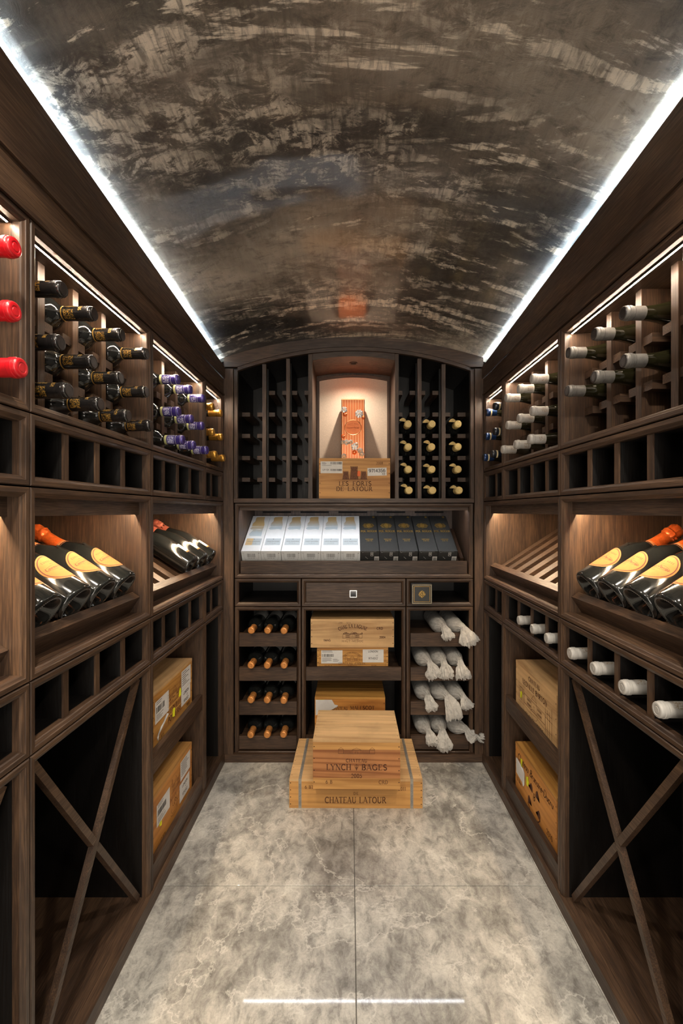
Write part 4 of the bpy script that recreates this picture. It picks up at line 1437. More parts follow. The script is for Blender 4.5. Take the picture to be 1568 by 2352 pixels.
def sticker(root, x0, z0, x1, z1, seed, lines=None, bar=None, tilt=0.0, mat='paper'):
    cx, cz = (x0 + x1) / 2, (z0 + z1) / 2
    def tl(P):
        c, s = math.cos(tilt), math.sin(tilt)
        return lambda x, z: P(cx + (x - cx) * c - (z - cz) * s, cz + (x - cx) * s + (z - cz) * c)
    mb = MB()
    P_ = tl(PF)
    mb.add([P_(x0, z0), P_(x1, z0), P_(x1, z1), P_(x0, z1)], [(0, 1, 2, 3)])
    st = pr(root, mb, 'sticker', mat)
    ink = MB()
    P2 = tl(lambda x, z: (x, -.0011, z))
    for ln_ in (lines or []):
        text(ink, *ln_[:4], P2, serif=False, heavy=.15, thin=.13, **(ln_[4] if len(ln_) > 4 else {}))
    rr = random.Random(seed)
    for b_ in (bar or []):
        if b_[0] == 'bar':
            barcode(ink, b_[1], b_[2], b_[3], b_[4], P2, seed)
        else:                                   # tiny unreadable small print: hairlines
            _, x, z, wd, n, dz = b_
            for k in range(n):
                quad(ink, x, z - k * dz, x + wd * rr.uniform(.45, 1), z - k * dz + dz * .28, P2)
    o = ink.build('sticker_print', 'ink', root, local=True)
    o.parent = st
    return st


def flake(root, pts, mat, name='tag'):
    mb = MB()
    mb.add([(x, -.0018 - .002 * (i % 2), z) for i, (x, z) in enumerate(pts)], [tuple(range(len(pts)))])
    mb.add([(x, -.0008, z) for x, z in pts], [tuple(range(len(pts)))[::-1]])
    return pr(root, mb, name, mat)


def chateau(mb, cx, z, W, H, P, lw=.0009, towers=True, win=5):
    """line drawing of a country house with two towers"""
    mb.marks.append((len(mb.v), len(mb.f)))
    s = lambda pts, k=1.0: strokes(mb, [(cx + a * W, z + b_ * H) for a, b_ in pts], lw * k, P)
    s([(-.5, 0), (.5, 0)], 1.5)
    s([(-.5, .5), (.5, .5)])
    s([(-.5, 0), (-.5, .5)]); s([(.5, 0), (.5, .5)])
    s([(-.12, 0), (-.12, .62), (0, .9), (.12, .62), (.12, 0)])
    s([(-.12, .62), (.12, .62)])
    s([(-.035, 0), (-.035, .3), (.035, .3), (.035, 0)])
    if towers:
        for q in (-1, 1):
            s([(q * .5, 0), (q * .5, .66), (q * .43, 1.0), (q * .36, .66), (q * .36, 0)])
            s([(q * .5, .66), (q * .36, .66)])
    for k in range(win):
        for q in (-1, 1):
            a = .16 + .18 * k / max(1, win - 1)
            for zz in (.08, .30):
                s([(q * a, zz), (q * a, zz + .13)], 1.6)


# --- the two cases on the floor
c1 = case('wine_case', 'wide low pine case bound with two grey straps, on the floor', (bx(817) * .837, 2.178 * .838, 0.0005), R(-.3), .534, .117, .325, 'pine_x', 'pine_y', 'pine_pale_x', 3, group='wooden cases on the floor')
mb = MB()
text(mb, 'CHATEAU LATOUR', -.002, .021, .0235, PF, heavy=.15, fit=.245)
text(mb, 'DE', 0, .054, .0105, PF, sp=.3)
text(mb, '6 BT', -.187, .078, .0125, PF, heavy=.14)
text(mb, '2011', .185, .072, .0125, PF, heavy=.14)
pr(c1, mb, 'lettering', 'ink_soft')
for sx in (-1, 1):
    x = sx * .224
    st = B((x - .006, -.0010, 0.0), (x + .006, 0.0, .118)).box((x - .006, -.0010, .1172), (x + .006, .325, .1182)).build('strap', 'strap', c1, local=True)
    mb = MB()
    xx, zz = x, 0
    PV = lambda a, b_: (x - (b_ - .0) , -.0016, a)
    text(mb, 'CHATEAU LATOUR', .055, -.0035, .0075, PV, heavy=.17, thin=.12, serif=False, sp=.06)
    PT = lambda a, b_: (x - b_, a, .1186)
    text(mb, 'CHATEAU LATOUR', .075, -.0035, .0075, PT, heavy=.17, thin=.12, serif=False, sp=.06)
    text(mb, 'CHATEAU LATOUR', .225, -.0035, .0075, PT, heavy=.17, thin=.12, serif=False, sp=.06)
    for o in [pr(st, mb, 'strap_print', 'ink_grey')]:
        pass

c2 = case('wine_case', 'small pine case with reddish front, set on the strapped floor case', (bx(818.5) * .805, 2.178 * .806, .1195), R(-.6), .337, .190, .262, 'pine_red_x', 'pine_y', 'pine_pale_x', 2, group='wooden cases on the floor')
mb = MB()
quad(mb, -.1683, .0005, .1683, .0425, lambda x, z: (x, -.0003, z))
quad(mb, -.1683, .152, .1683, .1795, lambda x, z: (x, -.0003, z))
pr(c2, mb, 'pale_board', 'pine_x')
mb = MB()
text(mb, 'CHATEAU', 0, .104, .0125, PF, sp=.16, heavy=.17)
text(mb, 'LYNCH', -.0685, .074, .0215, PF, heavy=.17, fit=.095)
text(mb, 'BAGES', .0685, .074, .0215, PF, heavy=.17, fit=.098)
text(mb, '2005', 0, .044, .0145, PF, heavy=.16)
text(mb, '6 B', -.106, .021, .013, PF, heavy=.13)
text(mb, 'CRD', .103, .021, .0135, PF, heavy=.13)
# fleur between the words
for q in (-1, 0, 1):
    strokes(mb, [(q * .001, .076), (q * .004, .084), (q * .0065, .090), (q * .003, .094)], .0016, PF)
strokes(mb, [(-.006, .082), (.006, .082)], .0014, PF)
strokes(mb, [(0, .072), (0, .097)], .0018, PF)
chateau(mb, 0, .137, .140, .024, PF, .0009, True, 6)
pr(c2, mb, 'lettering', 'ink_brown')

# --- case in the lit niche
c3 = case('wine_case', 'honey pine case with three printed towers, in the lit niche', (bx(814), 2.185, 1.2530), 0, .342, .193, .235, 'pine_x', 'pine_y', 'pine_x', 1)
mb = MB()
text(mb, 'LES', -.052, .062, .0195, PF, fit=.046)
text(mb, 'FORTS', .036, .062, .0195, PF, fit=.090)
text(mb, 'DE', -.070, .036, .0195, PF, fit=.036)
text(mb, 'LATOUR', .026, .036, .0195, PF, fit=.118)
text(mb, '2008', .120, .164, .011, PF, heavy=.13)
pr(c3, mb, 'lettering', 'ink_brown')
mb = MB()
dk = MB()
for cx, w0, w1, z1 in ((-.002, .038, .030, .145), (-.042, .030, .021, .122), (.044, .030, .021, .122)):
    z0 = .092
    poly(mb, [(cx - w0 / 2, z0), (cx + w0 / 2, z0), (cx + w1 / 2, z1), (cx - w1 / 2, z1)], PF)
    wt = w1 * 1.15
    poly(mb, [(cx - wt / 2, z1), (cx + wt / 2, z1), (cx + wt / 2, z1 + .006), (cx - wt / 2, z1 + .006)], PF)
    for k in range(4):
        a = cx - wt / 2 + wt * k / 4 * 1.09
        quad(mb, a, z1 + .006, a + wt * .15, z1 + .010, PF)
    for k in (-1, 1):
        quad(dk, cx + k * w1 * .2 - .0016, z1 - .012, cx + k * w1 * .2 + .0016, z1 - .005, PS)
    strokes(dk, [(cx - w1 * .18, z0), (cx - w1 * .18, z0 + .011), (cx, z0 + .016), (cx + w1 * .18, z0 + .011), (cx + w1 * .18, z0)], .0010, PS)
    strokes(dk, [(cx - w0 / 2, z0), (cx - w1 / 2, z1)], .0014, PS)
    strokes(dk, [(cx + w0 / 2, z0), (cx + w1 / 2, z1)], .0014, PS)
    strokes(dk, [(cx - wt / 2, z1), (cx + wt / 2, z1)], .0014, PS)
tw = pr(c3, mb, 'tower_print', 'ink_soft')
strokes(dk, [(-.060, .0915), (.062, .0915)], .0016, PS)
o = pr(c3, dk, 'tower_lines', 'ink_brown')
o.parent = tw
sticker(c3, -.163, .121, -.058, .178, 3, lines=[('LIV EX', -.138, .134, .0075)],
        bar=[('bar', -.116, .1635, .054, .012), ('fine', -.157, .172, .030, 3, .0045), ('bar', -.116, .1315, .054, .010), ('fine', -.157, .158, .06, 1, .004)])
sticker(c3, .062, .109, .154, .147, 4, lines=[('9714356', .108, .126, .0150, {'sp': .05, 'fit': .080}), ('X3', .138, .1125, .009)], tilt=R(1.5))
flake(c3, [(.0145, .106), (.026, .106), (.028, .110), (.028, .129), (.025, .132), (.016, .132), (.0135, .128), (.0135, .109)], 'orange_tag')

# --- cases in the middle cabinet
c4 = case('wine_case', 'pale pine case printed with an arched title, topmost in the end cabinet', (bx(809) * 1.01, 2.196, .5345), R(.6), .402, .137, .255, 'pine_pale_x', 'pine_pale_y', 'pine_pale_x', 2, group='wooden cases in the end cabinet')
mb = MB()
text(mb, 'CHAU LA LAGUNE', 0, .083, .0165, PF, bend=(.002, .0955 - .15, .15), heavy=.17, fit=.136)
text(mb, 'GRAND CRU CLASSE', 0, .036, .0038, PF, sp=.3, serif=False)
text(mb, 'HAUT-MEDOC', .001, .0265, .0078, PF, sp=.12, fit=.104)
text(mb, '1MAG', -.122, .030, .0098, PF, serif=False, heavy=.2, thin=.17)
text(mb, 'CRD', .132, .086, .0115, PF, serif=False, heavy=.2, thin=.17)
text(mb, '2004', .145, .044, .0098, PF, serif=False, heavy=.2, thin=.17)
text(mb, 'NICO', -.018, .115, .0065, PF, serif=False, heavy=.12, thin=.1)
text(mb, 'CHN', -.058, .116, .0065, PF, serif=False, heavy=.12, thin=.1, slant=.3)
chateau(mb, 0, .045, .094, .034, PF, .0010, False, 8)
for k in range(14):
    a = -.044 + .088 * k / 13
    quad(mb, a, .064, a + .0045, .070 + .004 * math.sin(k), PF)
pr(c4, mb, 'lettering', 'ink_brown')

c5 = case('wine_case', 'pine case with two white stickers, under the pale case in the end cabinet', (bx(809.5) * 1.01, 2.204, .4145), 0, .344, .1185, .245, 'pine_gold_x', 'pine_y', 'pine_x', 1, group='wooden cases in the end cabinet', rim=.009)
mb = MB()
text(mb, "CHATEAU d'ISSAN", -.004, .036, .0095, PF, fit=.13)
text(mb, 'MARGAUX', -.002, .026, .006, PF, sp=.2)
chateau(mb, -.002, .051, .068, .030, PF, .0008, True, 5)
text(mb, 'REGUM MENSIS ARISQUE DEORUM', 0, .0905, .0042, PF, bend=(-.002, .0905 - .052, .052), sp=.12, serif=False, fit=.100)
for rr_ in (.050, .058):
    strokes(mb, [(-.002 + rr_ * math.sin(a_ * .1), .038 + rr_ * math.cos(a_ * .1)) for a_ in range(-10, 11)], .0007, PF)
for q in (-1, 1):
    strokes(mb, [(q * .159, .0), (q * .159, .108)], .0008, PF)
strokes(mb, [(-.159, .104), (.159, .104)], .0008, PF)
fine(mb, -.118, .027, .036, .005, PF, 7)
fine(mb, .105, .029, .028, .005, PF, 6)
pr(c5, mb, 'lettering', 'ink_soft')
sticker(c5, -.152, .040, -.049, .104, 5, bar=[('bar', -.148, .072, .056, .014), ('fine', -.148, .100, .06, 2, .005), ('fine', -.148, .066, .05, 5, .0045), ('fine', -.095, .060, .03, 3, .005)])
sticker(c5, .049, .045, .150, .108, 6, lines=[('LONDON', .099, .094, .0085), ('VT', .117, .0745, .006), ('9714512', .099, .060, .0095)])

c6 = case('wine_case', 'golden pine case half hidden behind the floor cases, torn sticker on it', (bx(803.5) * 1.01, 2.20, .0855), 0, .340, .2065, .245, 'pine_orange_x', 'pine_y', 'pine_gold_x', 1, group='wooden cases in the end cabinet')
mb = MB()
text(mb, 'CHATEAU', -.049, .146, .0150, PF, heavy=.17, fit=.076)
text(mb, 'MALESCOT', .060, .148, .0165, PF, heavy=.17, fit=.118)
pr(c6, mb, 'lettering', 'ink_brown')
flake(c6, [(-.166, .120), (-.085, .150), (-.062, .160), (-.058, .168), (-.075, .172), (-.082, .186), (-.088, .195), (-.166, .196)], 'paper', 'torn_sticker')
flake(c6, [(-.164, .184), (-.140, .184), (-.124, .196), (-.164, .196)], 'yellow_tag', 'yellow_sticker')

# --- cases on the side walls
def wallcase(side, name, label, u, z, W, H, D, *a, **k):
    if side == 'left':
        return case(name, label, (XL - .032, u, z), R(90), W, H, D, *a, **k)
    return case(name, label, (XR + .027, u, z), R(-90), W, H, D, *a, **k)


ct = .3985
c7 = wallcase('left', 'wine_case', 'pine case with white stickers and two yellow tags, upper left tray', 1.636, ct, .362, .207, .30, 'pine_gold_x', 'pine_pale_y', 'pine_pale_x', 2)
mb = MB()
chateau(mb, .002, .112, .125, .062, PF, .0013, True, 5)
for k in range(3):
    quad(mb, -.05 + k * .035, .128, -.032 + k * .035, .131, PF)
text(mb, 'LEOVILLE', .005, .083, .0185, PF, heavy=.18, fit=.115)
text(mb, 'POYFERRE', .005, .056, .0185, PF, heavy=.18, fit=.125)
text(mb, '2010', .135, .038, .013, PF)
text(mb, '12 BTS', -.115, .034, .011, PF)
pr(c7, mb, 'lettering', 'ink_soft')
sticker(c7, -.164, .100, -.052, .172, 7, bar=[('bar', -.156, .132, .065, .020), ('fine', -.156, .166, .07, 2, .006), ('fine', -.156, .124, .07, 4, .005)])
sticker(c7, .066, .118, .164, .190, 8, bar=[('fine', .074, .182, .075, 7, .008)])
sticker(c7, .064, .060, .160, .117, 9, lines=[('LONDON', .114, .097, .010), ('VT', .125, .083, .007), ('9714512', .114, .067, .0105)])
flake(c7, [(.038, .108), (.055, .112), (.058, .135), (.050, .138), (.044, .130)], 'yellow_tag', 'yellow_tag')
flake(c7, [(-.020, .062), (-.008, .060), (.002, .078), (-.004, .090), (-.018, .088)], 'yellow_tag', 'yellow_tag')
flake(c7, [(-.150, .052), (-.140, .062), (-.120, .075), (-.095, .082), (-.070, .098), (-.060, .092), (-.085, .078), (-.110, .070), (-.135, .056), (-.145, .040)], 'paper', 'torn_sticker')

cb = .062
c8 = wallcase('left', 'wine_case', 'pine case with three white stickers, lower left tray', 1.634, cb, .362, .211, .30, 'pine_orange_x', 'pine_pale_y', 'pine_x', 2)
mb = MB()
for k in range(3):
    rr_ = .018 + .010 * k
    strokes(mb, [(-.01 + rr_ * math.sin(a_ * .22), .070 + rr_ * .8 * math.cos(a_ * .22)) for a_ in range(2, 25 - 5 * k)], .0012, PF)
strokes(mb, [(-.04 + .10 * k / 12, .095 + .02 * math.sin(k * 1.3)) for k in range(13)], .0013, PF)
strokes(mb, [(.0 + .05 * k / 10, .075 + .025 * math.sin(k * .9)) for k in range(11)], .0013, PF)
chateau(mb, .015, .128, .08, .05, PF, .0010, True, 4)
text(mb, '12 BTS', -.10, .028, .010, PF)
pr(c8, mb, 'lettering', 'ink_soft')
sticker(c8, -.150, .095, -.042, .166, 10, bar=[('bar', -.142, .126, .065, .020), ('fine', -.142, .160, .06, 2, .006), ('fine', -.142, .118, .07, 4, .005)])
sticker(c8, .058, .122, .160, .192, 11, bar=[('fine', .066, .184, .08, 7, .008)])
sticker(c8, .050, .046, .152, .112, 12, lines=[('LONDON', .102, .090, .010), ('VT', .112, .076, .007), ('9714512', .102, .058, .0105)])
flake(c8, [(-.130, .087), (-.118, .084), (-.112, .097), (-.128, .098)], 'yellow_tag', 'yellow_tag')

c9 = wallcase('right', 'wine_case', 'pine case printed with a gated mansion, upper right tray', 1.630, ct, .356, .204, .30, 'pine_pale_x', 'pine_pale_y', 'pine_pale_x', 2)
mb = MB()
text(mb, 'CHATEAU', 0, .168, .0155, PF, sp=.14, heavy=.18)
text(mb, 'LEOVILLE BARTON', 0, .138, .0175, PF, heavy=.18, fit=.215)
chateau(mb, .0, .070, .185, .070, PF, .0011, False, 9)
for q in (-1, 1):
    for k in range(4):
        a = q * (.095 + .016 * k)
        strokes(mb, [(a, .040), (a, .128 + (.018 if k in (0, 3) else 0))], .0013, PF)
    for zz in (.060, .098, .115):
        strokes(mb, [(q * .092, zz), (q * .146, zz)], .0011, PF)
    strokes(mb, [(q * (.119 + .016 * math.cos(a_ * .4)), .108 + .010 * math.sin(a_ * .4)) for a_ in range(16)], .0009, PF)
strokes(mb, [(.03 * math.cos(a_ * .3), .062 + .016 * math.sin(a_ * .3)) for a_ in range(22)], .0009, PF)
strokes(mb, [(-.13, .070), (-.05, .055), (.02, .062), (.13, .050)], .0010, PF)
text(mb, 'ST JULIEN-MEDOC', 0, .030, .0125, PF, heavy=.18, fit=.155)
text(mb, '2005', .135, .014, .015, PF)
text(mb, '12 BTS', -.135, .028, .010, PF)
pr(c9, mb, 'lettering', 'ink_brown')
flake(c9, [(-.128, .078), (-.116, .075), (-.110, .098), (-.121, .102)], 'yellow_tag', 'yellow_tag')

c10 = wallcase('right', 'wine_case', 'orange pine case with script title and fern prints, lower right tray', 1.632, cb, .362, .213, .30, 'pine_orange_x', 'pine_y', 'pine_gold_x', 2)
mb = MB()
text(mb, 'Chateau Branaire-Ducru', .0, .160, .026, PF, slant=.28, heavy=.13, thin=.07, serif=False, fit=.31, sp=.02)
text(mb, 'B', .0, .092, .026, PF, slant=.25, heavy=.12, serif=False)
text(mb, '12 Btes'.replace('B', 'B'), -.142, .072, .013, PF, slant=.2, serif=False, heavy=.13)
text(mb, '2010', .128, .050, .017, PF, heavy=.13)
fine(mb, .128, .022, .040, .007, PF, 7)
for cx, cz, an in ((-.030, .122, .3), (.036, .124, 2.6), (-.034, .066, 2.8), (.036, .066, .2)):
    mb.marks.append((len(mb.v), len(mb.f)))
    for k in range(-4, 5):
        a = an + k * .22
        strokes(mb, [(cx - .016 * math.cos(an), cz - .016 * math.sin(an)), (cx + .020 * math.cos(a), cz + .020 * math.sin(a))], .0030, PF)
mb.marks.append((len(mb.v), len(mb.f)))
for k in range(-9, 10):
    strokes(mb, [(.066 * math.sin(k * .1), .094 - .066 * math.cos(k * .1)), (.066 * math.sin(k * .1 + .06), .094 - .066 * math.cos(k * .1 + .06))], .0045, PF)
pr(c10, mb, 'lettering', 'ink_brown')
flake(c10, [(-.168, .098), (-.166, .158), (-.098, .150), (-.084, .140), (-.086, .098), (-.092, .086), (-.100, .092)], 'paper', 'blank_sticker')
flake(c10, [(-.068, .112), (-.052, .110), (-.044, .128), (-.052, .146), (-.070, .138)], 'yellow_tag', 'yellow_tag')
flake(c10, [(-.120, .150), (-.108, .150), (-.106, .178), (-.118, .180)], 'yellow_tag', 'yellow_tag')

# ------------------------------------------------------------------ gift boxes
SLB = Matrix(((1, 0, 0), (0, SU[0], SN[0]), (0, SU[1], SN[1])))       # columns: x, up the slope, off the slope


def gift_local(o):
    return o


def giftbox(white, i, xc, w_, label, gold=False):
    """box lying on the slope: local x across, z up the slope, -y off the slope (picture face)"""
    wv, vv = bslope(.0005, .0008)
    r = thing('gift_box', label, 'gift box', (xc, YB + wv, vv), 'white gift boxes' if white else 'black gift boxes')
    m = Matrix(((1, 0, 0), (0, -SN[0], SU[0]), (0, -SN[1], SU[1])))
    r.rotation_euler = m.to_euler()
    h = w_ / 2
    L = BL + (.004 if not white and i == 2 else 0)
    e = .0012
    mb = MB()
    prof = [(-h + e, 0), (h - e, 0), (h, -e), (h, -BW + e), (h - e, -BW), (-h + e, -BW), (-h, -BW + e), (-h, -e)]
    mb.prism(prof, 0, L, lambda a, b_, c: (a, b_, c))
    mb.build('carton', 'box_white' if white else 'box_black', r, local=True)
    P = lambda x, z: (x, -BW - .0005, z)
    PE = lambda x, z: (x, -z, -.0005)        # on the bottom end: z measured from the sloping board
    if white:
        mb = MB()
        rock = [(-.026, .302), (-.022, .312), (.000, .316), (.020, .316), (.021, .280), (.026, .255), (.030, .232), (.028, .222), (-.034, .222), (-.034, .250), (-.024, .272)]
        poly(mb, rock, P)
        poly(mb, [(-.040, .200), (-.030, .218), (.030, .220), (.028, .190), (.010, .196), (-.010, .192), (-.030, .190)], P)
        if gold:
            poly(mb, [(-.036, .150), (-.020, .190), (.028, .190), (.030, .130), (-.030, .130)], P)
        pr(r, mb, 'rock_picture', 'print_rock_gold' if gold else 'print_rock')
        mb = MB()
        quad(mb, -.038, .050, .038, .108, P)
        bd_ = pr(r, mb, 'name_panel', 'print_grey')
        if gold:
            mb = MB()
            quad(mb, -.038, .050, -.004, .108, lambda x, z: (x, -BW - .0008, z))
            pr(r, mb, 'gold_wash', 'print_gold').parent = bd_
        mb = MB()
        P2 = lambda x, z: (x, -BW - .0011, z)
        text(mb, 'LOUIS ROEDERER', 0, .078, .0062, P2, fit=.064, heavy=.2, thin=.12)
        fine(mb, 0, .064, .034, .003, P2, 8)
        poly(mb, [(.003 * math.cos(q), .101 + .003 * math.sin(q)) for q in [k * .785 for k in range(8)]], P2)
        pr(bd_, mb, 'name_print', 'ink_grey')
        mb = MB()
        barcode(mb, -.020, .058, .040, .022, PE, i + 1)
        fine(mb, 0, .051, .036, .004, PE, 8)
        mb.marks = []
        for x in (-.036, .036):
            strokes(mb, [(x * .6, .012), (x, .060), (x, .080)], .0006, PE)
        quad(mb, .036, .080, .040, .084, PE)
        quad(mb, -.042, .082, -.034, .0835, PE)
        pr(r, mb, 'barcode', 'ink_grey')
    else:
        mb = MB()
        P2 = lambda x, z: (x, -BW - .0009, z)
        el = [(.030 * math.cos(q * .2618) * (1 + .06 * math.cos(q * 2.09)), .2285 + .0245 * math.sin(q * .2618) * (1 + .10 * math.cos(q * 2.09))) for q in range(24)]
        poly(mb, el, P)
        em = pr(r, mb, 'gold_emblem', 'filigree')
        mb = MB()
        poly(mb, [(.011 * math.cos(q * .5236), .229 + .016 * math.sin(q * .5236)) for q in range(12)], P2)
        text(mb, 'CHAMPAGNE', 0, .189, .0042, P, serif=False, sp=.45)
        text(mb, 'POL ROGER', 0, .167, .0155, P, heavy=.24, thin=.14, fit=.082)
        text(mb, 'VINTAGE', 0, .097, .0085, P, heavy=.24, thin=.16, fit=.039)
        text(mb, '2015', 0, .084, .0085, P, heavy=.24, thin=.16, fit=.028, sp=.3)
        poly(mb, [(.030 + .007 * math.cos(q * .785), .313 + .009 * math.sin(q * .785)) for q in range(8)], P)
        pr(r, mb, 'gold_lettering', 'gold_print')
        mb = MB()
        quad(mb, .022, .030, .045, .062, PE)
        strokes(mb, [(.004, .066), (.004, .086), (.015, .086), (.015, .066), (.004, .066)], .0018, PE)
        quad(mb, .007, .074, .012, .080, PE)
        strokes(mb, [(-.022, .060), (-.010, .048)], .0012, PE)
        pr(r, mb, 'end_label', 'paper')
        mb = MB()
        barcode(mb, .025, .036, .017, .020, lambda x, z: (x, -z, -.0009), i + 30)
        pr(r, mb, 'end_barcode', 'ink')
        strokes_ = MB()
        strokes(strokes_, [(-.042, .0935), (-.036, .086), (-.030, .0905), (.030, .0905)], .0010, PE)
        pr(r, strokes_, 'flap_edge', 'print_grey')
    return r


sc_ = 2.215 / 1045.3
lo = [(133, 248), (248, 365), (366, 481), (481, 597), (597, 713), (713, 828), (829, 939), (940, 1052), (1053, 1164), (1168, 1280), (1281, 1394)]
onum = ('leftmost', 'second', 'third', 'fourth', 'fifth', 'rightmost')
for i, (p0, p1) in enumerate(lo):
    x0, x1 = [((500 + p / 2.529) - 803) * sc_ for p in (p0, p1)]
    white = i < 6
    if white:
        lab = 'white gift box with gold washed name panel, leftmost on the shelf' if i == 0 else 'white gift box with grey name panel, %s from the left' % onum[i] if i < 5 else 'white gift box touching the black boxes'
    else:
        j = i - 6
        lab = ('black gift box with gold emblem, touching the white boxes', 'black gift box with gold emblem, second of five', 'black gift box with gold emblem, middle of five',
               'black gift box with gold emblem, fourth of five', 'black gift box with gold emblem, rightmost of five')[j]
    giftbox(white, i if white else i - 6, (x0 + x1) / 2, (x1 - x0) - .0016, lab, i == 0)

# black box standing in the pigeonhole
sb = thing('gift_box', 'square black box with gold dotted border, right of the drawer', 'gift box', (.3385, 2.135, LVB[1] + FW + .0005))
h = .0475
mb = MB()
e = .001
mb.prism([(-h + e, 0), (h - e, 0), (h, e), (h, .0938 - e), (h - e, .0938), (-h + e, .0938), (-h, .0938 - e), (-h, e)], 0, .25, lambda a, b_, c: (a, c, b_))
mb.build('carton', 'box_black', sb, local=True)
P = lambda x, z: (x, -.0005, z * .985 + .0469)
mb = MB()
for k in range(17):
    q = -.0425 + .085 * k / 16
    for a, b_ in ((q, .0435), (q, -.0435), (.0435, q), (-.0435, q)):
        quad(mb, a - .0015, b_ - .0015, a + .0015, b_ + .0015, P)
pr(sb, mb, 'dotted_border', 'label_cream')
mb = MB()
q = .0365
strokes(mb, [(-q, -q), (q, -q), (q, q), (-q, q), (-q, -q)], .0016, P)
pr(sb, mb, 'gold_line', 'gold_print')
mb = MB()
poly(mb, [(.0155 * math.cos(k * .3927) * (1 + .06 * math.cos(k * 1.57)), .0165 * math.sin(k * .3927) * (1 + .08 * math.cos(k * 1.57))) for k in range(16)], P)
pr(sb, mb, 'gold_emblem', 'filigree')

# copper gift box on the niche case
cbx = thing('copper_gift_box', 'tall copper gift box with stripes and silver flowers, in the niche', 'gift box', (bx(810.5) * 1.05, 2.292, 1.4465))
CW, CH = .0585, .311
mb = MB()
e = .003
mb.prism([(-CW + e, 0), (CW - e, 0), (CW, e), (CW, 2 * CW - e), (CW - e, 2 * CW), (-CW + e, 2 * CW), (-CW, 2 * CW - e), (-CW, e)], 0, CH, lambda a, b_, c: (a, b_, c))
mb.build('carton', 'copper_skin', cbx, local=True)
P = lambda x, z: (x, -.0005, z)
for k in range(9):
    x = -CW + .0055 + (2 * CW - .011) * k / 8
    B((x - .0008, -.0010, 0.004), (x + .0008, 0.0005, CH - .004)).build('stripe', 'copper_line', cbx, local=True)
B((-CW + .001, -.0014, CH - .005), (CW - .001, 0, CH - .0005)).build('top_rim', 'copper_line', cbx, local=True)
ov = MB()
n = 40
ring_pts = [(math.cos(2 * math.pi * k / n), math.sin(2 * math.pi * k / n)) for k in range(n)]
ov.add([(a * .041, -.0022, .1665 + b_ * .0375) for a, b_ in ring_pts] + [(a * .043, 0, .1665 + b_ * .0395) for a, b_ in ring_pts],
       [tuple(range(n))] + [(k, (k + 1) % n, n + (k + 1) % n, n + k) for k in range(n)])
oo = pr(cbx, ov, 'oval_plaque', 'copper_skin')
rm = MB()
for k in range(n):
    a, b_ = ring_pts[k], ring_pts[(k + 1) % n]
    for (r0, y0), (r1, y1) in (((.965, -.0024), (1.0, -.0036)), ((1.0, -.0036), (1.045, -.0010))):
        rm.add([(a[0] * .041 * r0, y0, .1665 + a[1] * .0375 * r0), (b_[0] * .041 * r0, y0, .1665 + b_[1] * .0375 * r0),
                (b_[0] * .041 * r1, y1, .1665 + b_[1] * .0375 * r1), (a[0] * .041 * r1, y1, .1665 + a[1] * .0375 * r1)], [(0, 1, 2, 3)])
pr(cbx, rm, 'oval_rim', 'copper_line').parent = oo
mb = MB()
P2 = lambda x, z: (x, -.0027, z)
text(mb, 'CUVEE ROSE', 0, .184, .0052, P2, bend=(0, .184 - .045, .045), sp=.35, heavy=.2)
text(mb, 'CHAMPAGNE', 0, .1765, .0028, P2, serif=False, sp=.3)
text(mb, 'Laurent-Perrier', 0, .162, .0082, P2, fit=.060, heavy=.2, thin=.12, slant=.1)
fine(mb, 0, .153, .030, .0024, P2, 8)
fine(mb, 0, .147, .012, .0026, P2, 4)
strokes(mb, [(.0335 * math.cos(k * .2618), .1655 + .0075 * math.sin(k * .2618)) for k in range(25)], .0006, P2)
pr(oo, mb, 'plaque_print', 'copper_dark')


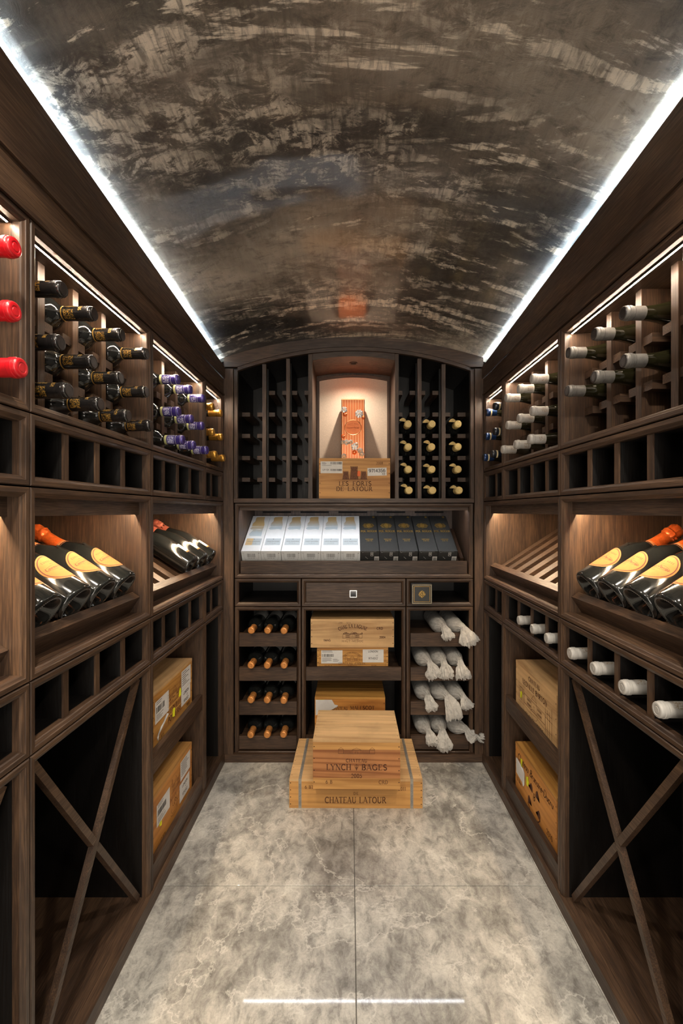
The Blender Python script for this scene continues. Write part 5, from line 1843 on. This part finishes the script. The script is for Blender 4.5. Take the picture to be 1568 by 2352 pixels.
def flower(cx, cz, r, pet, rot, nm='silver_flower', mt='flower_silver'):
    mb = MB()
    cy = -.0055
    mb.v.append((cx, cy + .0012, cz))
    per = 6
    for k in range(pet * per):
        a = rot + 2 * math.pi * k / (pet * per)
        q = r * (.74 + .26 * abs(math.sin((k / per) * math.pi)) ** .6)
        mb.v.append((cx + q * .55 * math.cos(a), cy + .0005 * math.cos(k * 2.1), cz + q * .55 * math.sin(a)))
    for k in range(pet * per):
        a = rot + 2 * math.pi * k / (pet * per)
        q = r * (.74 + .26 * abs(math.sin((k / per) * math.pi)) ** .6)
        mb.v.append((cx + q * math.cos(a), -.0030, cz + q * math.sin(a)))
    for k in range(pet * per):
        a = rot + 2 * math.pi * k / (pet * per)
        q = r * (.74 + .26 * abs(math.sin((k / per) * math.pi)) ** .6)
        mb.v.append((cx + q * math.cos(a), 0.0, cz + q * math.sin(a)))
    m_ = pet * per
    for k in range(m_):
        k2 = (k + 1) % m_
        mb.f += [(0, 1 + k, 1 + k2), (1 + k, 1 + m_ + k, 1 + m_ + k2, 1 + k2), (1 + m_ + k, 1 + 2 * m_ + k, 1 + 2 * m_ + k2, 1 + m_ + k2)]
    fo = mb.build(nm, mt, cbx, 30, True)
    hd = MB().lathe([(.0035, 0), (.003, .0022), (0, .003)], 10)
    hd.v = [(cx + a, cy - c, cz + b_) for a, b_, c in hd.v]
    h_ = hd.build('flower_heart', 'copper_line', cbx, 40, True)
    h_.parent = fo


for a in ((-.045, .256, .0165, 5, .2), (.031, .236, .0215, 8, .1), (-.033, .092, .0150, 6, .0), (-.053, .092, .0110, 5, .4), (-.012, .094, .0120, 6, .3), (.008, .070, .0190, 5, .9),
          (.036, .050, .0150, 6, .2), (.044, .032, .0140, 5, .5), (-.046, .022, .0140, 6, .1), (.018, .083, .0085, 5, .2)):
    flower(*a)
for cx, cz, r in ((-.040, .233, .0125), (.052, .216, .0095), (-.050, .122, .0120), (.007, .041, .0125)):
    flower(cx, cz, r, 5, .6, 'copper_flower', 'foil_orange')

# unseen fill spots added to brighten the aisle, with invented ceiling fittings
for k, (x, y) in enumerate(((-0.36, 0.42), (0.40, 0.42), (-0.36, -0.55), (0.40, -0.55))):
    z = vault_z(x, y)
    d2 = thing('downlight', 'added ceiling fill light %s, %s side' % ('over the camera' if k < 2 else 'by the doorway', ('left', 'right')[k % 2]), 'light', (x, y, z))
    MB().lathe([(.034, -.004), (.034, -.008), (.044, -.008), (.046, -.004), (.046, .01)], 28, False).build('trim_ring', 'chrome', d2, 40, True)
    MB().lathe([(.033, -.0055), (.033, -.004)], 28).build('lens', 'fill_lamp_face', d2, local=True)
    lamp('aisle_fill_spot', 'SPOT', (x, y, z - .014), (R(12), 0, 0), P_FILL_SPOT, (1.0, 0.90, 0.76), spot_size=R(120), spot_blend=0.8, shadow_soft_size=0.03)
